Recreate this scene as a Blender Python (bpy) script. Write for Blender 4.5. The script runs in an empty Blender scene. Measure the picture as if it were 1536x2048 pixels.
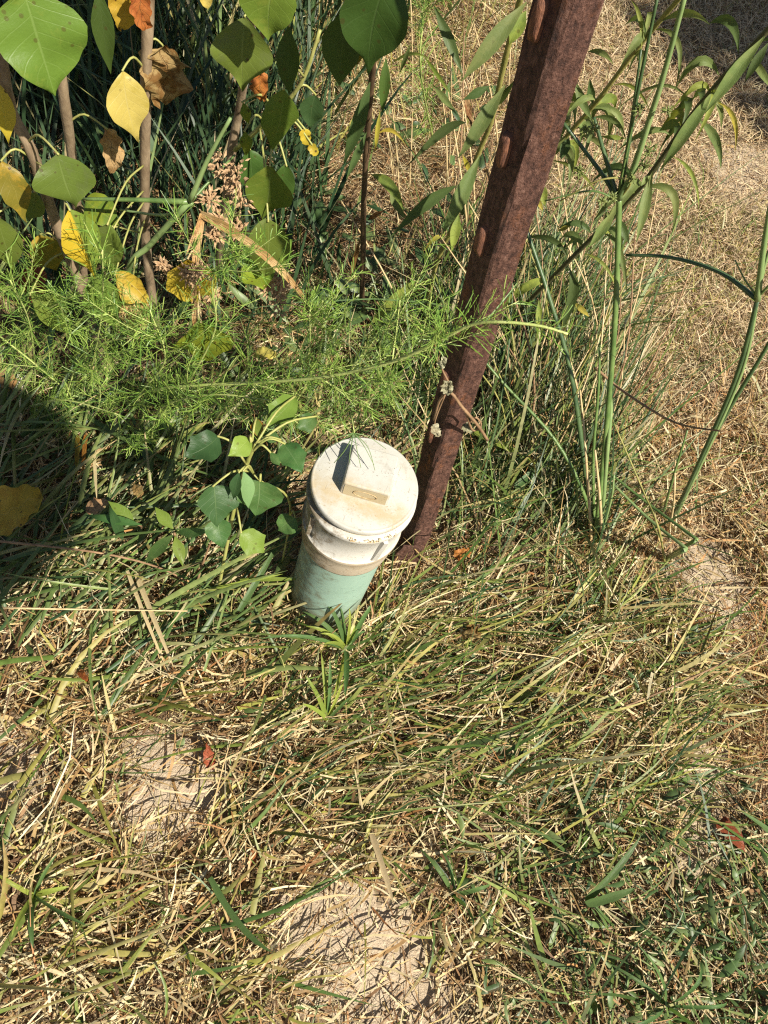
import bpy, math, random
import numpy as np
from mathutils import Vector, Matrix

scene = bpy.context.scene
col = scene.collection
rng = np.random.default_rng(7)
random.seed(7)

# ---------------------------------------------------------------- camera
CAM_H = 0.88                      # a phone held at waist height, looking down
F_PX = 1480.0                     # 26 mm equivalent
_d = np.array([480 - 768, 1800 - 1024, F_PX]); _d /= np.linalg.norm(_d)
_Z = -_d
_Y = np.array([0, 0, 1.0]) - _d * _d[2]; _Y /= np.linalg.norm(_Y)
_X = np.cross(_Y, _Z)
ROT = np.array([_X, _Y, _Z])
CAM = np.array([0.0, 0.0, CAM_H])
FWD = ROT @ np.array([0, 0, 1.0])

cam = bpy.data.cameras.new('camera')
cam.sensor_fit = 'VERTICAL'
cam.sensor_height = 36.0
cam.lens = F_PX / 2048 * 36.0
cam.clip_start = 0.02
cam.clip_end = 300
cam_ob = bpy.data.objects.new('camera', cam)
col.objects.link(cam_ob)
m = Matrix.Identity(4)
for i, v in enumerate((ROT @ np.array([1, 0, 0]), ROT @ np.array([0, -1, 0]), ROT @ np.array([0, 0, -1.0]), CAM)):
    for r in range(3):
        m[r][i] = float(v[r])
cam_ob.matrix_world = m
scene.camera = cam_ob

# ---------------------------------------------------------------- light
SUN_AZ = np.array([0.84, -0.54, 0.0]); SUN_AZ /= np.linalg.norm(SUN_AZ)
SUN_EL = math.radians(48)
SUN_DIR = SUN_AZ * math.cos(SUN_EL) + np.array([0, 0, math.sin(SUN_EL)])
world = bpy.data.worlds.new('World')
scene.world = world
world.use_nodes = True
wn = world.node_tree.nodes
sky = wn.new('ShaderNodeTexSky')
sky.sky_type = 'NISHITA'
sky.sun_disc = False
sky.sun_elevation = SUN_EL
sky.sun_rotation = math.atan2(SUN_AZ[0], SUN_AZ[1])
world.node_tree.links.new(sky.outputs[0], wn['Background'].inputs[0])
wn['Background'].inputs[1].default_value = 0.052
sun = bpy.data.lights.new('sun', 'SUN')
sun.energy = 5.0
sun.angle = math.radians(0.53)
sun.color = (1.0, 0.93, 0.80)
sun_ob = bpy.data.objects.new('sun', sun)
sun_ob.rotation_euler = Vector(-SUN_DIR).to_track_quat('-Z', 'Y').to_euler()
sun_ob.location = (2, -1, 4)
col.objects.link(sun_ob)
scene.view_settings.view_transform = 'Standard'
scene.view_settings.look = 'None'
scene.view_settings.exposure = 0.76
scene.view_settings.gamma = 1.0
scene.view_settings.use_curve_mapping = False
scene.cycles.max_bounces = 6
scene.cycles.diffuse_bounces = 3
scene.cycles.transmission_bounces = 4
scene.cycles.use_denoising = False
scene.cycles.filter_width = 1.2

# ---------------------------------------------------------------- finding where things stand
def ray(px, py):
    v = ROT @ np.array([px - 768, py - 1024, F_PX]); return v / np.linalg.norm(v)
def at_z(px, py, z=0.0):
    d = ray(px, py); return CAM + d * (z - CAM_H) / d[2]
def at_y(px, py, y):
    d = ray(px, py); return CAM + d * y / d[1]
def on_v(b, px, py):
    d = ray(px, py); t = (b[0] * d[0] + b[1] * d[1]) / (d[0] ** 2 + d[1] ** 2); return CAM + d * t
def size_at(p, px):
    return px / F_PX * float((np.asarray(p) - CAM) @ FWD)
def pt(q):
    """(px, py, distance into the scene in metres) or (px, py, 'g') for a point on the ground"""
    if q[2] == 'g': return at_z(q[0], q[1], 0.0)
    if isinstance(q[2], str): return at_z(q[0], q[1], float(q[2]))      # a height above the ground
    return at_y(q[0], q[1], q[2])
def gz(x, y):
    return (0.006 * np.sin(9 * x + 1.3) * np.cos(8 * y) + 0.004 * np.sin(23 * x - 17 * y) + 0.0025 * np.sin(51 * x + 37 * y + 1)) - 0.004

# ---------------------------------------------------------------- object helpers
def tag(o, label=None, cat=None, group=None, kind=None):
    if label: o['label'] = label
    if cat: o['category'] = cat
    if group: o['group'] = group
    if kind: o['kind'] = kind
    return o
def thing(name, loc, label, cat, group=None):
    o = bpy.data.objects.new(name, None)
    o.empty_display_size = 0.02
    o.location = [float(v) for v in loc]
    col.objects.link(o)
    return tag(o, label, cat, group)
def wloc(o):
    v = Vector((0, 0, 0))
    while o is not None:
        v += o.location; o = o.parent
    return np.array(v)
def mesh_obj(name, verts, faces, mat, parent=None, origin=None, smooth=True, uv=None, cols=None):
    verts = np.asarray(verts, dtype=np.float64)
    if origin is None:
        origin = wloc(parent) if parent is not None else np.zeros(3)
    me = bpy.data.meshes.new(name)
    me.from_pydata((verts - origin).tolist(), [], faces)
    if smooth:
        me.polygons.foreach_set('use_smooth', np.ones(len(me.polygons), dtype=bool))
    if uv is not None:
        l = me.uv_layers.new(name='UVMap')
        vi = np.empty(len(me.loops), dtype=np.int32); me.loops.foreach_get('vertex_index', vi)
        l.data.foreach_set('uv', np.asarray(uv, dtype=np.float32)[vi].ravel())
    if cols is not None:
        a = me.attributes.new('tint', 'FLOAT_COLOR', 'POINT')
        a.data.foreach_set('color', np.asarray(cols, dtype=np.float32).ravel())
    me.materials.append(mat)
    me.update()
    o = bpy.data.objects.new(name, me)
    col.objects.link(o)
    if parent is not None:
        o.parent = parent
        o.location = [float(v) for v in (np.asarray(origin) - wloc(parent))]
    else:
        o.location = [float(v) for v in origin]
    return o
class MB:
    def __init__(s): s.v = []; s.f = []
    def add(s, v, f):
        n = len(s.v); s.v.extend([list(map(float, p)) for p in v]); s.f.extend([[i + n for i in q] for q in f])
    def build(s, name, mat, parent=None, **k): return mesh_obj(name, s.v, s.f, mat, parent, **k)

def smooth_path(pts, n=6):
    P = [np.asarray(p, float) for p in pts]
    if len(P) < 3: 
        return [P[0] + (P[-1] - P[0]) * t for t in np.linspace(0, 1, n)]
    Q = [2 * P[0] - P[1]] + P + [2 * P[-1] - P[-2]]
    out = []
    for i in range(1, len(Q) - 2):
        for t in np.linspace(0, 1, n, endpoint=False):
            a, b, c, d = Q[i - 1], Q[i], Q[i + 1], Q[i + 2]
            out.append(0.5 * ((2 * b) + (c - a) * t + (2 * a - 5 * b + 4 * c - d) * t * t + (3 * b - a - 3 * c + d) * t ** 3))
    out.append(P[-1])
    return out
def tube_geo(path, r0, r1, sides=6, wob=0.0):
    path = [np.asarray(p, float) for p in path]
    n = len(path); v = []; f = []
    up = np.array([0.3, 0.2, 0.93])
    for i, p in enumerate(path):
        t = path[min(i + 1, n - 1)] - path[max(i - 1, 0)]; t = t / (np.linalg.norm(t) + 1e-9)
        a = np.cross(t, up); 
        if np.linalg.norm(a) < 0.2: a = np.cross(t, np.array([1, 0, 0]))
        a /= np.linalg.norm(a); b = np.cross(t, a)
        r = r0 + (r1 - r0) * i / max(n - 1, 1)
        r *= 1 + wob * random.uniform(-1, 1)
        for k in range(sides):
            th = 2 * math.pi * k / sides
            v.append(p + r * (a * math.cos(th) + b * math.sin(th)))
    for i in range(n - 1):
        for k in range(sides):
            k2 = (k + 1) % sides
            f.append([i * sides + k, i * sides + k2, (i + 1) * sides + k2, (i + 1) * sides + k])
    f.append(list(range(sides))[::-1]); f.append([(n - 1) * sides + k for k in range(sides)])
    return v, f
def tube(name, path, r0, r1, mat, parent=None, sides=6, wob=0.0, **k):
    v, f = tube_geo(path, r0, r1, sides, wob)
    return mesh_obj(name, v, f, mat, parent, **k)

# ---------------------------------------------------------------- materials
def mat_new(name):
    m = bpy.data.materials.new(name); m.use_nodes = True
    return m, m.node_tree.nodes, m.node_tree.links, m.node_tree.nodes['Principled BSDF']
def N(nodes, kind, **props):
    n = nodes.new(kind)
    for k, v in props.items(): setattr(n, k, v)
    return n
def ramp(nodes, stops):
    r = nodes.new('ShaderNodeValToRGB')
    e = r.color_ramp.elements
    while len(e) < len(stops): e.new(0.5)
    for i, (p, c) in enumerate(stops):
        e[i].position = p; e[i].color = (*c, 1) if len(c) == 3 else c
    return r
def mixc(nodes, links, fac, a, b):
    n = nodes.new('ShaderNodeMix'); n.data_type = 'RGBA'
    for s, v in ((0, fac), (6, a), (7, b)):
        if hasattr(v, 'is_output'): links.new(v, n.inputs[s])
        elif s == 0: n.inputs[0].default_value = v
        else: n.inputs[s].default_value = (*v, 1)
    return n.outputs[2]
def noise(nodes, links, scale, detail=4, vec=None, rough=0.6):
    n = nodes.new('ShaderNodeTexNoise'); n.inputs['Scale'].default_value = scale
    n.inputs['Detail'].default_value = detail; n.inputs['Roughness'].default_value = rough
    if vec is not None: links.new(vec, n.inputs['Vector'])
    return n.outputs['Fac']
def math_n(nodes, links, op, a, b=None, c=None):
    n = nodes.new('ShaderNodeMath'); n.operation = op
    for i, v in enumerate((a, b, c)):
        if v is None: continue
        if hasattr(v, 'is_output'): links.new(v, n.inputs[i])
        else: n.inputs[i].default_value = v
    return n.outputs[0]
def step_n(nodes, links, v, lo, hi):
    n = nodes.new('ShaderNodeMapRange'); n.interpolation_type = 'SMOOTHSTEP'
    links.new(v, n.inputs[0]); n.inputs[1].default_value = lo; n.inputs[2].default_value = hi
    return n.outputs[0]
def bump(nodes, links, bsdf, h, strength=0.4, dist=0.002):
    b = nodes.new('ShaderNodeBump'); b.inputs['Strength'].default_value = strength; b.inputs['Distance'].default_value = dist
    links.new(h, b.inputs['Height']); links.new(b.outputs[0], bsdf.inputs['Normal'])
def thin(m, nodes, links, bsdf, colour, amount, gain=(1.0, 1.0, 0.55)):
    """let light through a leaf or blade"""
    out = nodes['Material Output']
    tr = nodes.new('ShaderNodeBsdfTranslucent')
    g = nodes.new('ShaderNodeMix'); g.data_type = 'RGBA'; g.blend_type = 'MULTIPLY'; g.inputs[0].default_value = 1
    links.new(colour, g.inputs[6]); g.inputs[7].default_value = (*[min(1.0, x) for x in gain], 1)
    links.new(g.outputs[2], tr.inputs[0])
    mx = nodes.new('ShaderNodeMixShader'); mx.inputs[0].default_value = amount
    links.new(bsdf.outputs[0], mx.inputs[1]); links.new(tr.outputs[0], mx.inputs[2]); links.new(mx.outputs[0], out.inputs[0])

def blade_material(name, rough=0.5, trans=0.3, spec=0.35):
    m, nd, lk, b = mat_new(name)
    a = nd.new('ShaderNodeAttribute'); a.attribute_name = 'tint'
    geo = nd.new('ShaderNodeNewGeometry')
    n1 = noise(nd, lk, 120, 3, geo.outputs['Position'])
    hsv = nd.new('ShaderNodeHueSaturation')
    v = nd.new('ShaderNodeMapRange'); lk.new(n1, v.inputs[0]); v.inputs[1].default_value = 0.3; v.inputs[2].default_value = 0.7
    v.inputs[3].default_value = 0.75; v.inputs[4].default_value = 1.25
    lk.new(v.outputs[0], hsv.inputs['Value']); lk.new(a.outputs['Color'], hsv.inputs['Color'])
    lk.new(hsv.outputs[0], b.inputs['Base Color'])
    b.inputs['Roughness'].default_value = rough; b.inputs['Specular IOR Level'].default_value = spec
    thin(m, nd, lk, b, hsv.outputs[0], trans)
    return m
M_BLADE = blade_material('grass_blades', 0.45, 0.2, 0.42)
M_STRAW = blade_material('dry_straw', 0.6, 0.14, 0.3)

def leaf_material(name, base, light, edge=None, edge_amt=0.0, split=None, spots=0.0, vein=0.35, trans=0.35, rough=0.42, blotch=None, blotch_amt=0.5, dry=False, spec=0.28):
    """a leaf with midrib and side veins; split = colour of the half right of the midrib"""
    m, nd, lk, b = mat_new(name)
    uv = nd.new('ShaderNodeUVMap'); sp = nd.new('ShaderNodeSeparateXYZ'); lk.new(uv.outputs[0], sp.inputs[0])
    tc = nd.new('ShaderNodeTexCoord')
    u = math_n(nd, lk, 'SUBTRACT', sp.outputs[0], 0.5)
    au = math_n(nd, lk, 'ABSOLUTE', u)
    n1 = noise(nd, lk, 55, 5, tc.outputs['Object'])
    n2 = noise(nd, lk, 400, 3, tc.outputs['Object'])
    c = mixc(nd, lk, n1, [x * 0.8 for x in base], [min(1, x * 1.2) for x in base])
    if split is not None:
        w = math_n(nd, lk, 'ADD', u, math_n(nd, lk, 'MULTIPLY', math_n(nd, lk, 'SUBTRACT', n1, 0.5), 0.12))
        c = mixc(nd, lk, step_n(nd, lk, w, -0.03, 0.05), c, split)
    if blotch is not None:
        n3 = noise(nd, lk, 38, 6, tc.outputs['Object'], 0.7)
        c = mixc(nd, lk, math_n(nd, lk, 'MULTIPLY', step_n(nd, lk, n3, 0.62 - 0.3 * blotch_amt, 0.72 - 0.3 * blotch_amt), 0.85), c, blotch)
    if edge is not None:
        e = step_n(nd, lk, math_n(nd, lk, 'ADD', au, math_n(nd, lk, 'MULTIPLY', n1, 0.3)), 0.62 - 0.25 * edge_amt, 0.72 - 0.1 * edge_amt)
        c = mixc(nd, lk, e, c, edge)
    # veins
    mid = math_n(nd, lk, 'SUBTRACT', 1.0, step_n(nd, lk, au, 0.006, 0.022))
    q = math_n(nd, lk, 'SUBTRACT', sp.outputs[1], math_n(nd, lk, 'MULTIPLY', au, 0.45))
    fr = math_n(nd, lk, 'ABSOLUTE', math_n(nd, lk, 'SUBTRACT', math_n(nd, lk, 'FRACT', math_n(nd, lk, 'MULTIPLY', q, 7.0)), 0.5))
    side = math_n(nd, lk, 'SUBTRACT', 1.0, step_n(nd, lk, fr, 0.015, 0.07))
    vv = math_n(nd, lk, 'MAXIMUM', mid, math_n(nd, lk, 'MULTIPLY', side, 0.4))
    c = mixc(nd, lk, math_n(nd, lk, 'MULTIPLY', vv, vein), c, light)
    if spots > 0:
        vo = nd.new('ShaderNodeTexVoronoi'); vo.inputs['Scale'].default_value = 90; lk.new(tc.outputs['Object'], vo.inputs['Vector'])
        s = math_n(nd, lk, 'SUBTRACT', 1.0, step_n(nd, lk, math_n(nd, lk, 'ADD', vo.outputs['Distance'], math_n(nd, lk, 'MULTIPLY', n1, 0.25)), 0.21, 0.28))
        c = mixc(nd, lk, math_n(nd, lk, 'MULTIPLY', s, spots), c, (0.07, 0.035, 0.012))
    oi = nd.new('ShaderNodeObjectInfo'); hs = nd.new('ShaderNodeHueSaturation')
    mr = nd.new('ShaderNodeMapRange'); lk.new(oi.outputs['Random'], mr.inputs[0]); mr.inputs[3].default_value = 0.485; mr.inputs[4].default_value = 0.512
    lk.new(mr.outputs[0], hs.inputs['Hue'])
    mr2 = nd.new('ShaderNodeMapRange'); lk.new(math_n(nd, lk, 'FRACT', math_n(nd, lk, 'MULTIPLY', oi.outputs['Random'], 7.31)), mr2.inputs[0]); mr2.inputs[3].default_value = 0.82; mr2.inputs[4].default_value = 1.2
    lk.new(mr2.outputs[0], hs.inputs['Value']); lk.new(c, hs.inputs['Color']); c = hs.outputs[0]
    lk.new(c, b.inputs['Base Color'])
    b.inputs['Roughness'].default_value = rough
    b.inputs['Specular IOR Level'].default_value = spec
    h = math_n(nd, lk, 'ADD', math_n(nd, lk, 'MULTIPLY', vv, -0.5), math_n(nd, lk, 'MULTIPLY', n2 if not dry else n1, 0.6))
    bump(nd, lk, b, h, 0.5 if not dry else 0.9, 0.0008 if not dry else 0.003)
    thin(m, nd, lk, b, c, trans)
    return m
G_LIGHT = (0.25, 0.33, 0.10)
LM = {
 'green':   leaf_material('tallow_leaf_green', (0.125, 0.195, 0.028), G_LIGHT, spots=0.5, blotch=(0.17, 0.22, 0.035), blotch_amt=0.35),
 'mid':     leaf_material('tallow_leaf_soft_green', (0.14, 0.205, 0.036), G_LIGHT, spots=0.6, blotch=(0.14, 0.19, 0.05), blotch_amt=0.4),
 'dark':    leaf_material('tallow_leaf_dark_shaded', (0.060, 0.11, 0.022), (0.12, 0.18, 0.06), spots=0.4),  # dark green, also painting the shade on overhung leaves
 'lime':    leaf_material('tallow_leaf_lime', (0.23, 0.28, 0.028), (0.42, 0.44, 0.12), spots=0.7, blotch=(0.13, 0.21, 0.03), blotch_amt=0.5),
 'yellow':  leaf_material('tallow_leaf_yellow', (0.55, 0.40, 0.045), (0.62, 0.50, 0.14), spots=0.9, blotch=(0.46, 0.30, 0.03), blotch_amt=0.4),
 'pale':    leaf_material('tallow_leaf_pale_yellow', (0.58, 0.47, 0.12), (0.62, 0.54, 0.24), spots=0.3, blotch=(0.50, 0.40, 0.08), blotch_amt=0.4),
 'two':     leaf_material('tallow_leaf_half_yellow', (0.17, 0.24, 0.035), (0.42, 0.38, 0.09), split=(0.55, 0.40, 0.03), spots=0.8),
 'olive':   leaf_material('tallow_leaf_olive', (0.20, 0.17, 0.025), (0.33, 0.28, 0.07), spots=0.9, blotch=(0.36, 0.24, 0.03), blotch_amt=0.5),
 'brown':   leaf_material('dead_leaf_brown', (0.20, 0.095, 0.03), (0.34, 0.20, 0.09), vein=0.5, trans=0.18, rough=0.7, blotch=(0.40, 0.27, 0.12), blotch_amt=0.55, dry=True, spec=0.2),
 'tan':     leaf_material('dead_leaf_tan', (0.48, 0.32, 0.15), (0.56, 0.42, 0.24), vein=0.4, trans=0.15, rough=0.75, blotch=(0.34, 0.19, 0.07), blotch_amt=0.5, dry=True, spec=0.2),
 'orange':  leaf_material('dead_leaf_orange', (0.42, 0.17, 0.035), (0.5, 0.3, 0.1), vein=0.4, trans=0.2, rough=0.6, blotch=(0.30, 0.10, 0.02), blotch_amt=0.5, dry=True, spec=0.3),
 'rust':    leaf_material('dead_leaf_rust', (0.27, 0.085, 0.03), (0.4, 0.2, 0.08), vein=0.4, trans=0.15, rough=0.5, dry=True),
 'limeorange': leaf_material('seedling_leaf_turning', (0.20, 0.27, 0.05), (0.36, 0.40, 0.14), edge=(0.50, 0.20, 0.03), edge_amt=0.5, spots=0.6),
 'seed':    leaf_material('seedling_leaf_green', (0.075, 0.165, 0.045), (0.27, 0.38, 0.17), spots=0.35, blotch=(0.11, 0.20, 0.06), blotch_amt=0.4),
 'seeddark': leaf_material('seedling_leaf_dark', (0.05, 0.105, 0.035), (0.17, 0.25, 0.10), spots=0.3),
 'seedlime': leaf_material('seedling_leaf_lime', (0.19, 0.29, 0.05), (0.38, 0.46, 0.16), spots=0.4),
 'under':   leaf_material('seedling_leaf_underside', (0.20, 0.33, 0.13), (0.30, 0.42, 0.2), vein=0.25),
 'gold':    leaf_material('goldenrod_leaf', (0.16, 0.215, 0.065), (0.27, 0.33, 0.14), vein=0.5, spots=0.2, rough=0.55, blotch=(0.21, 0.25, 0.08), blotch_amt=0.5),
 'golddark': leaf_material('goldenrod_leaf_dark', (0.085, 0.13, 0.04), (0.15, 0.22, 0.08), vein=0.5, rough=0.5, blotch=(0.085, 0.13, 0.04), blotch_amt=0.5),
 'goldlime': leaf_material('goldenrod_leaf_lime', (0.27, 0.32, 0.06), (0.40, 0.42, 0.13), vein=0.5, spots=0.5, rough=0.55, blotch=(0.17, 0.22, 0.05), blotch_amt=0.5),
 'goldyel': leaf_material('goldenrod_leaf_yellow', (0.44, 0.36, 0.05), (0.5, 0.42, 0.12), vein=0.4, spots=0.7, rough=0.6, blotch=(0.26, 0.25, 0.05), blotch_amt=0.5),
}
def stem_material(name, a, b2, rough=0.6, scale=90, bmp=0.5):
    m, nd, lk, b = mat_new(name)
    tc = nd.new('ShaderNodeTexCoord')
    mp = nd.new('ShaderNodeMapping'); mp.inputs['Scale'].default_value = (1, 1, 0.35); lk.new(tc.outputs['Object'], mp.inputs[0])
    n1 = noise(nd, lk, scale, 5, mp.outputs[0], 0.65)
    r = ramp(nd, [(0.32, a), (0.68, b2)]); lk.new(n1, r.inputs[0]); lk.new(r.outputs[0], b.inputs['Base Color'])
    b.inputs['Roughness'].default_value = rough
    bump(nd, lk, b, noise(nd, lk, scale * 4, 3, mp.outputs[0]), bmp, 0.001)
    return m
SM = {
 'bark': stem_material('sapling_bark', (0.16, 0.105, 0.06), (0.36, 0.27, 0.17), 0.8),
 'barkdark': stem_material('dark_stem_bark', (0.055, 0.032, 0.018), (0.15, 0.09, 0.045), 0.6),
 'petiole': stem_material('petiole_lime', (0.26, 0.28, 0.07), (0.40, 0.38, 0.13), 0.5),
 'green': stem_material('sedge_culm_green', (0.065, 0.13, 0.032), (0.17, 0.25, 0.075), 0.42, 70, 0.3),
 'greendk': stem_material('sedge_culm_dark', (0.030, 0.066, 0.026), (0.085, 0.14, 0.05), 0.42, 70, 0.3),
 'greenpale': stem_material('sedge_culm_pale', (0.16, 0.24, 0.085), (0.25, 0.34, 0.13), 0.35, 60, 0.1),
 'goldstem': stem_material('goldenrod_stem', (0.20, 0.20, 0.045), (0.34, 0.30, 0.09), 0.6),
 'golddark': stem_material('goldenrod_stem_dark', (0.045, 0.05, 0.02), (0.11, 0.10, 0.04), 0.6),
 'fennel': stem_material('fennel_stem', (0.34, 0.42, 0.11), (0.50, 0.54, 0.20), 0.5),
 'straw': stem_material('straw_stalk', (0.42, 0.29, 0.13), (0.62, 0.49, 0.27), 0.6),
 'brown': stem_material('dead_stalk_brown', (0.17, 0.095, 0.045), (0.34, 0.21, 0.11), 0.75),
 'seedhead': stem_material('seed_head_tan', (0.30, 0.17, 0.08), (0.58, 0.40, 0.23), 0.8, 300),
 'spike': stem_material('sedge_spikelets_green', (0.11, 0.15, 0.03), (0.24, 0.27, 0.08), 0.6, 300),
}

# ---------------------------------------------------------------- ground
def poly_world(pxs): return np.array([at_z(x, y, 0)[:2] for x, y in pxs])
def inside(P, poly):
    x, y = P[:, 0], P[:, 1]; r = np.zeros(len(P), bool); n = len(poly); j = n - 1
    for i in range(n):
        xi, yi = poly[i]; xj, yj = poly[j]
        c = ((yi > y) != (yj > y)) & (x < (xj - xi) * (y - yi) / (yj - yi + 1e-12) + xi)
        r ^= c; j = i
    return r
SAND_PX = [
 [(215, 1500), (300, 1470), (420, 1490), (440, 1600), (400, 1650), (300, 1680), (250, 1620)],
 [(540, 1800), (640, 1770), (760, 1800), (880, 1900), (900, 2060), (760, 2060), (600, 1960)],
 [(1365, 1085), (1420, 1070), (1500, 1200), (1480, 1290), (1420, 1250), (1340, 1180)],
 [(1370, 1440), (1410, 1430), (1440, 1560), (1430, 1720), (1370, 1720), (1360, 1560)],
 [(1450, 330), (1560, 330), (1560, 440), (1470, 400)],
 [(-40, 1470), (60, 1480), (70, 1600), (-40, 1640)],
 [(490, 1100), (560, 1090), (590, 1180), (550, 1200), (500, 1160)],
 [(960, 1640), (1040, 1620), (1040, 1700), (970, 1720)],
 [(-40, 720), (40, 730), (50, 790), (-40, 800)],
 [(1400, 290), (1600, 300), (1600, 360), (1440, 350)],
]
SAND = [poly_world(p) for p in SAND_PX]
SAND = [q.mean(0) + (q - q.mean(0)) * 1.12 for q in SAND]
def fbm(x, y, s, seed):
    r = np.random.default_rng(seed); v = 0
    for k in range(5):
        a = r.uniform(0, 6.28); f = s * r.uniform(0.7, 1.6) * (1.5 ** (k * 0.5))
        v = v + np.sin(f * (x * math.cos(a) + y * math.sin(a)) + r.uniform(0, 6.28) + 0.8 * np.sin(f * 0.6 * (y * math.cos(a) - x * math.sin(a))))
    return v / 5
def sandness(P, blur=0.012):
    s = np.zeros(len(P))
    for k in range(5):
        Q = P + rng.normal(0, blur, P.shape)
        h = np.zeros(len(P), bool)
        for poly in SAND: h |= inside(Q, poly)
        s += h
    return s / 5

M_SOIL = []
def build_ground():
    near = np.linspace(-1.2, 2.6, 191)
    xs = np.concatenate([[-40, -18, -8, -4, -2.4, -1.7], near, [3.2, 4.2, 7, 14, 40]])
    neary = np.linspace(-0.6, 3.2, 191)
    ys = np.concatenate([[-40, -16, -6, -2.5, -1.2], neary, [3.8, 5, 9, 18, 40]])
    X, Y = np.meshgrid(xs, ys)
    x, y = X.ravel(), Y.ravel()
    fade = ((np.abs(x) < 3) & (np.abs(y) < 4)).astype(float)
    z = gz(x, y) * fade - 0.004 * (1 - fade)
    P = np.stack([x, y], 1)
    s = sandness(P, 0.02)
    nx, ny = len(xs), len(ys)
    idx = np.arange(nx * ny).reshape(ny, nx)
    f = np.stack([idx[:-1, :-1], idx[:-1, 1:], idx[1:, 1:], idx[1:, :-1]], -1).reshape(-1, 4)
    m, nd, lk, b = mat_new('sandy_soil')
    at = nd.new('ShaderNodeAttribute'); at.attribute_name = 'tint'
    geo = nd.new('ShaderNodeNewGeometry'); pos = geo.outputs['Position']
    n1 = noise(nd, lk, 14, 6, pos); n2 = noise(nd, lk, 160, 5, pos, 0.7); n3 = noise(nd, lk, 900, 3, pos)
    soil = ramp(nd, [(0.3, (0.11, 0.075, 0.045)), (0.5, (0.22, 0.155, 0.095)), (0.7, (0.34, 0.25, 0.16))]); lk.new(n2, soil.inputs[0])
    sand = ramp(nd, [(0.25, (0.36, 0.275, 0.185)), (0.5, (0.49, 0.39, 0.275)), (0.75, (0.57, 0.47, 0.35))]); lk.new(n2, sand.inputs[0])
    sx = nd.new('ShaderNodeSeparateColor'); lk.new(at.outputs['Color'], sx.inputs[0])
    k = step_n(nd, lk, math_n(nd, lk, 'ADD', sx.outputs[0], math_n(nd, lk, 'MULTIPLY', n1, 0.5)), 0.42, 0.75)
    c = mixc(nd, lk, k, soil.outputs[0], sand.outputs[0])
    lk.new(c, b.inputs['Base Color']); b.inputs['Roughness'].default_value = 0.95; b.inputs['Specular IOR Level'].default_value = 0.1
    vo = nd.new('ShaderNodeTexVoronoi'); vo.feature = 'DISTANCE_TO_EDGE'; vo.inputs['Scale'].default_value = 42
    wp = nd.new('ShaderNodeMix'); wp.data_type = 'VECTOR'; wp.inputs[0].default_value = 0.03
    nv = nd.new('ShaderNodeTexNoise'); nv.inputs['Scale'].default_value = 60; lk.new(pos, nv.inputs['Vector'])
    lk.new(pos, wp.inputs[4]); lk.new(nv.outputs['Color'], wp.inputs[5]); lk.new(wp.outputs[1], vo.inputs['Vector'])
    crack = step_n(nd, lk, vo.outputs['Distance'], 0.0, 0.07)
    h = math_n(nd, lk, 'ADD', math_n(nd, lk, 'ADD', n2, math_n(nd, lk, 'MULTIPLY', n3, 0.5)), math_n(nd, lk, 'MULTIPLY', crack, 0.35))
    bump(nd, lk, b, h, 0.7, 0.006)
    M_SOIL.append(m)
    o = mesh_obj('ground', np.stack([x, y, z], 1), f.tolist(), m, cols=np.stack([s, s, s, np.ones_like(s)], 1))
    tag(o, 'pale sandy soil showing between patches of mown and dry grass', 'ground', kind='structure')
build_ground()
def build_clods():
    V = []; F = []; k = 0
    base = [(1, 0, 0), (0, 1, 0), (-1, 0, 0), (0, -1, 0), (0, 0, 1), (.6, .6, .55), (-.6, .5, .5)]
    fc = [(0, 5, 4), (0, 1, 5), (5, 1, 4), (1, 6, 4), (1, 2, 6), (6, 2, 4), (2, 3, 4), (3, 0, 4)]
    for poly in SAND:
        lo, hi = poly.min(0), poly.max(0)
        n = int(np.prod(hi - lo) * 22000)
        P = lo + rng.random((n, 2)) * (hi - lo); P = P[inside(P, poly)] + 0
        for x, y in P:
            s = 0.0009 * (1 + rng.pareto(2.6)); s = min(s, 0.008)
            th = rng.uniform(0, 6.28); ct, st = math.cos(th), math.sin(th)
            for q in base:
                j = rng.uniform(0.6, 1.25); V.append((x + s * j * (q[0] * ct - q[1] * st), y + s * j * (q[0] * st + q[1] * ct), gz(x, y) + s * j * q[2] * 0.8 - s * 0.15))
            F += [[i + k for i in f] for f in fc]; k += len(base)
    m, nd, lk, b = mat_new('soil_clods')
    geo = nd.new('ShaderNodeNewGeometry'); n1 = noise(nd, lk, 300, 3, geo.outputs['Position'])
    r = ramp(nd, [(0.3, (0.34, 0.26, 0.175)), (0.7, (0.54, 0.43, 0.31))]); lk.new(n1, r.inputs[0]); lk.new(r.outputs[0], b.inputs['Base Color']); b.inputs['Roughness'].default_value = 0.95
    o = mesh_obj('soil_clods', V, F, m, smooth=False)
    tag(o, 'crumbs and clods of pale soil on the bare patches', 'soil', kind='stuff')
build_clods()

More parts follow.
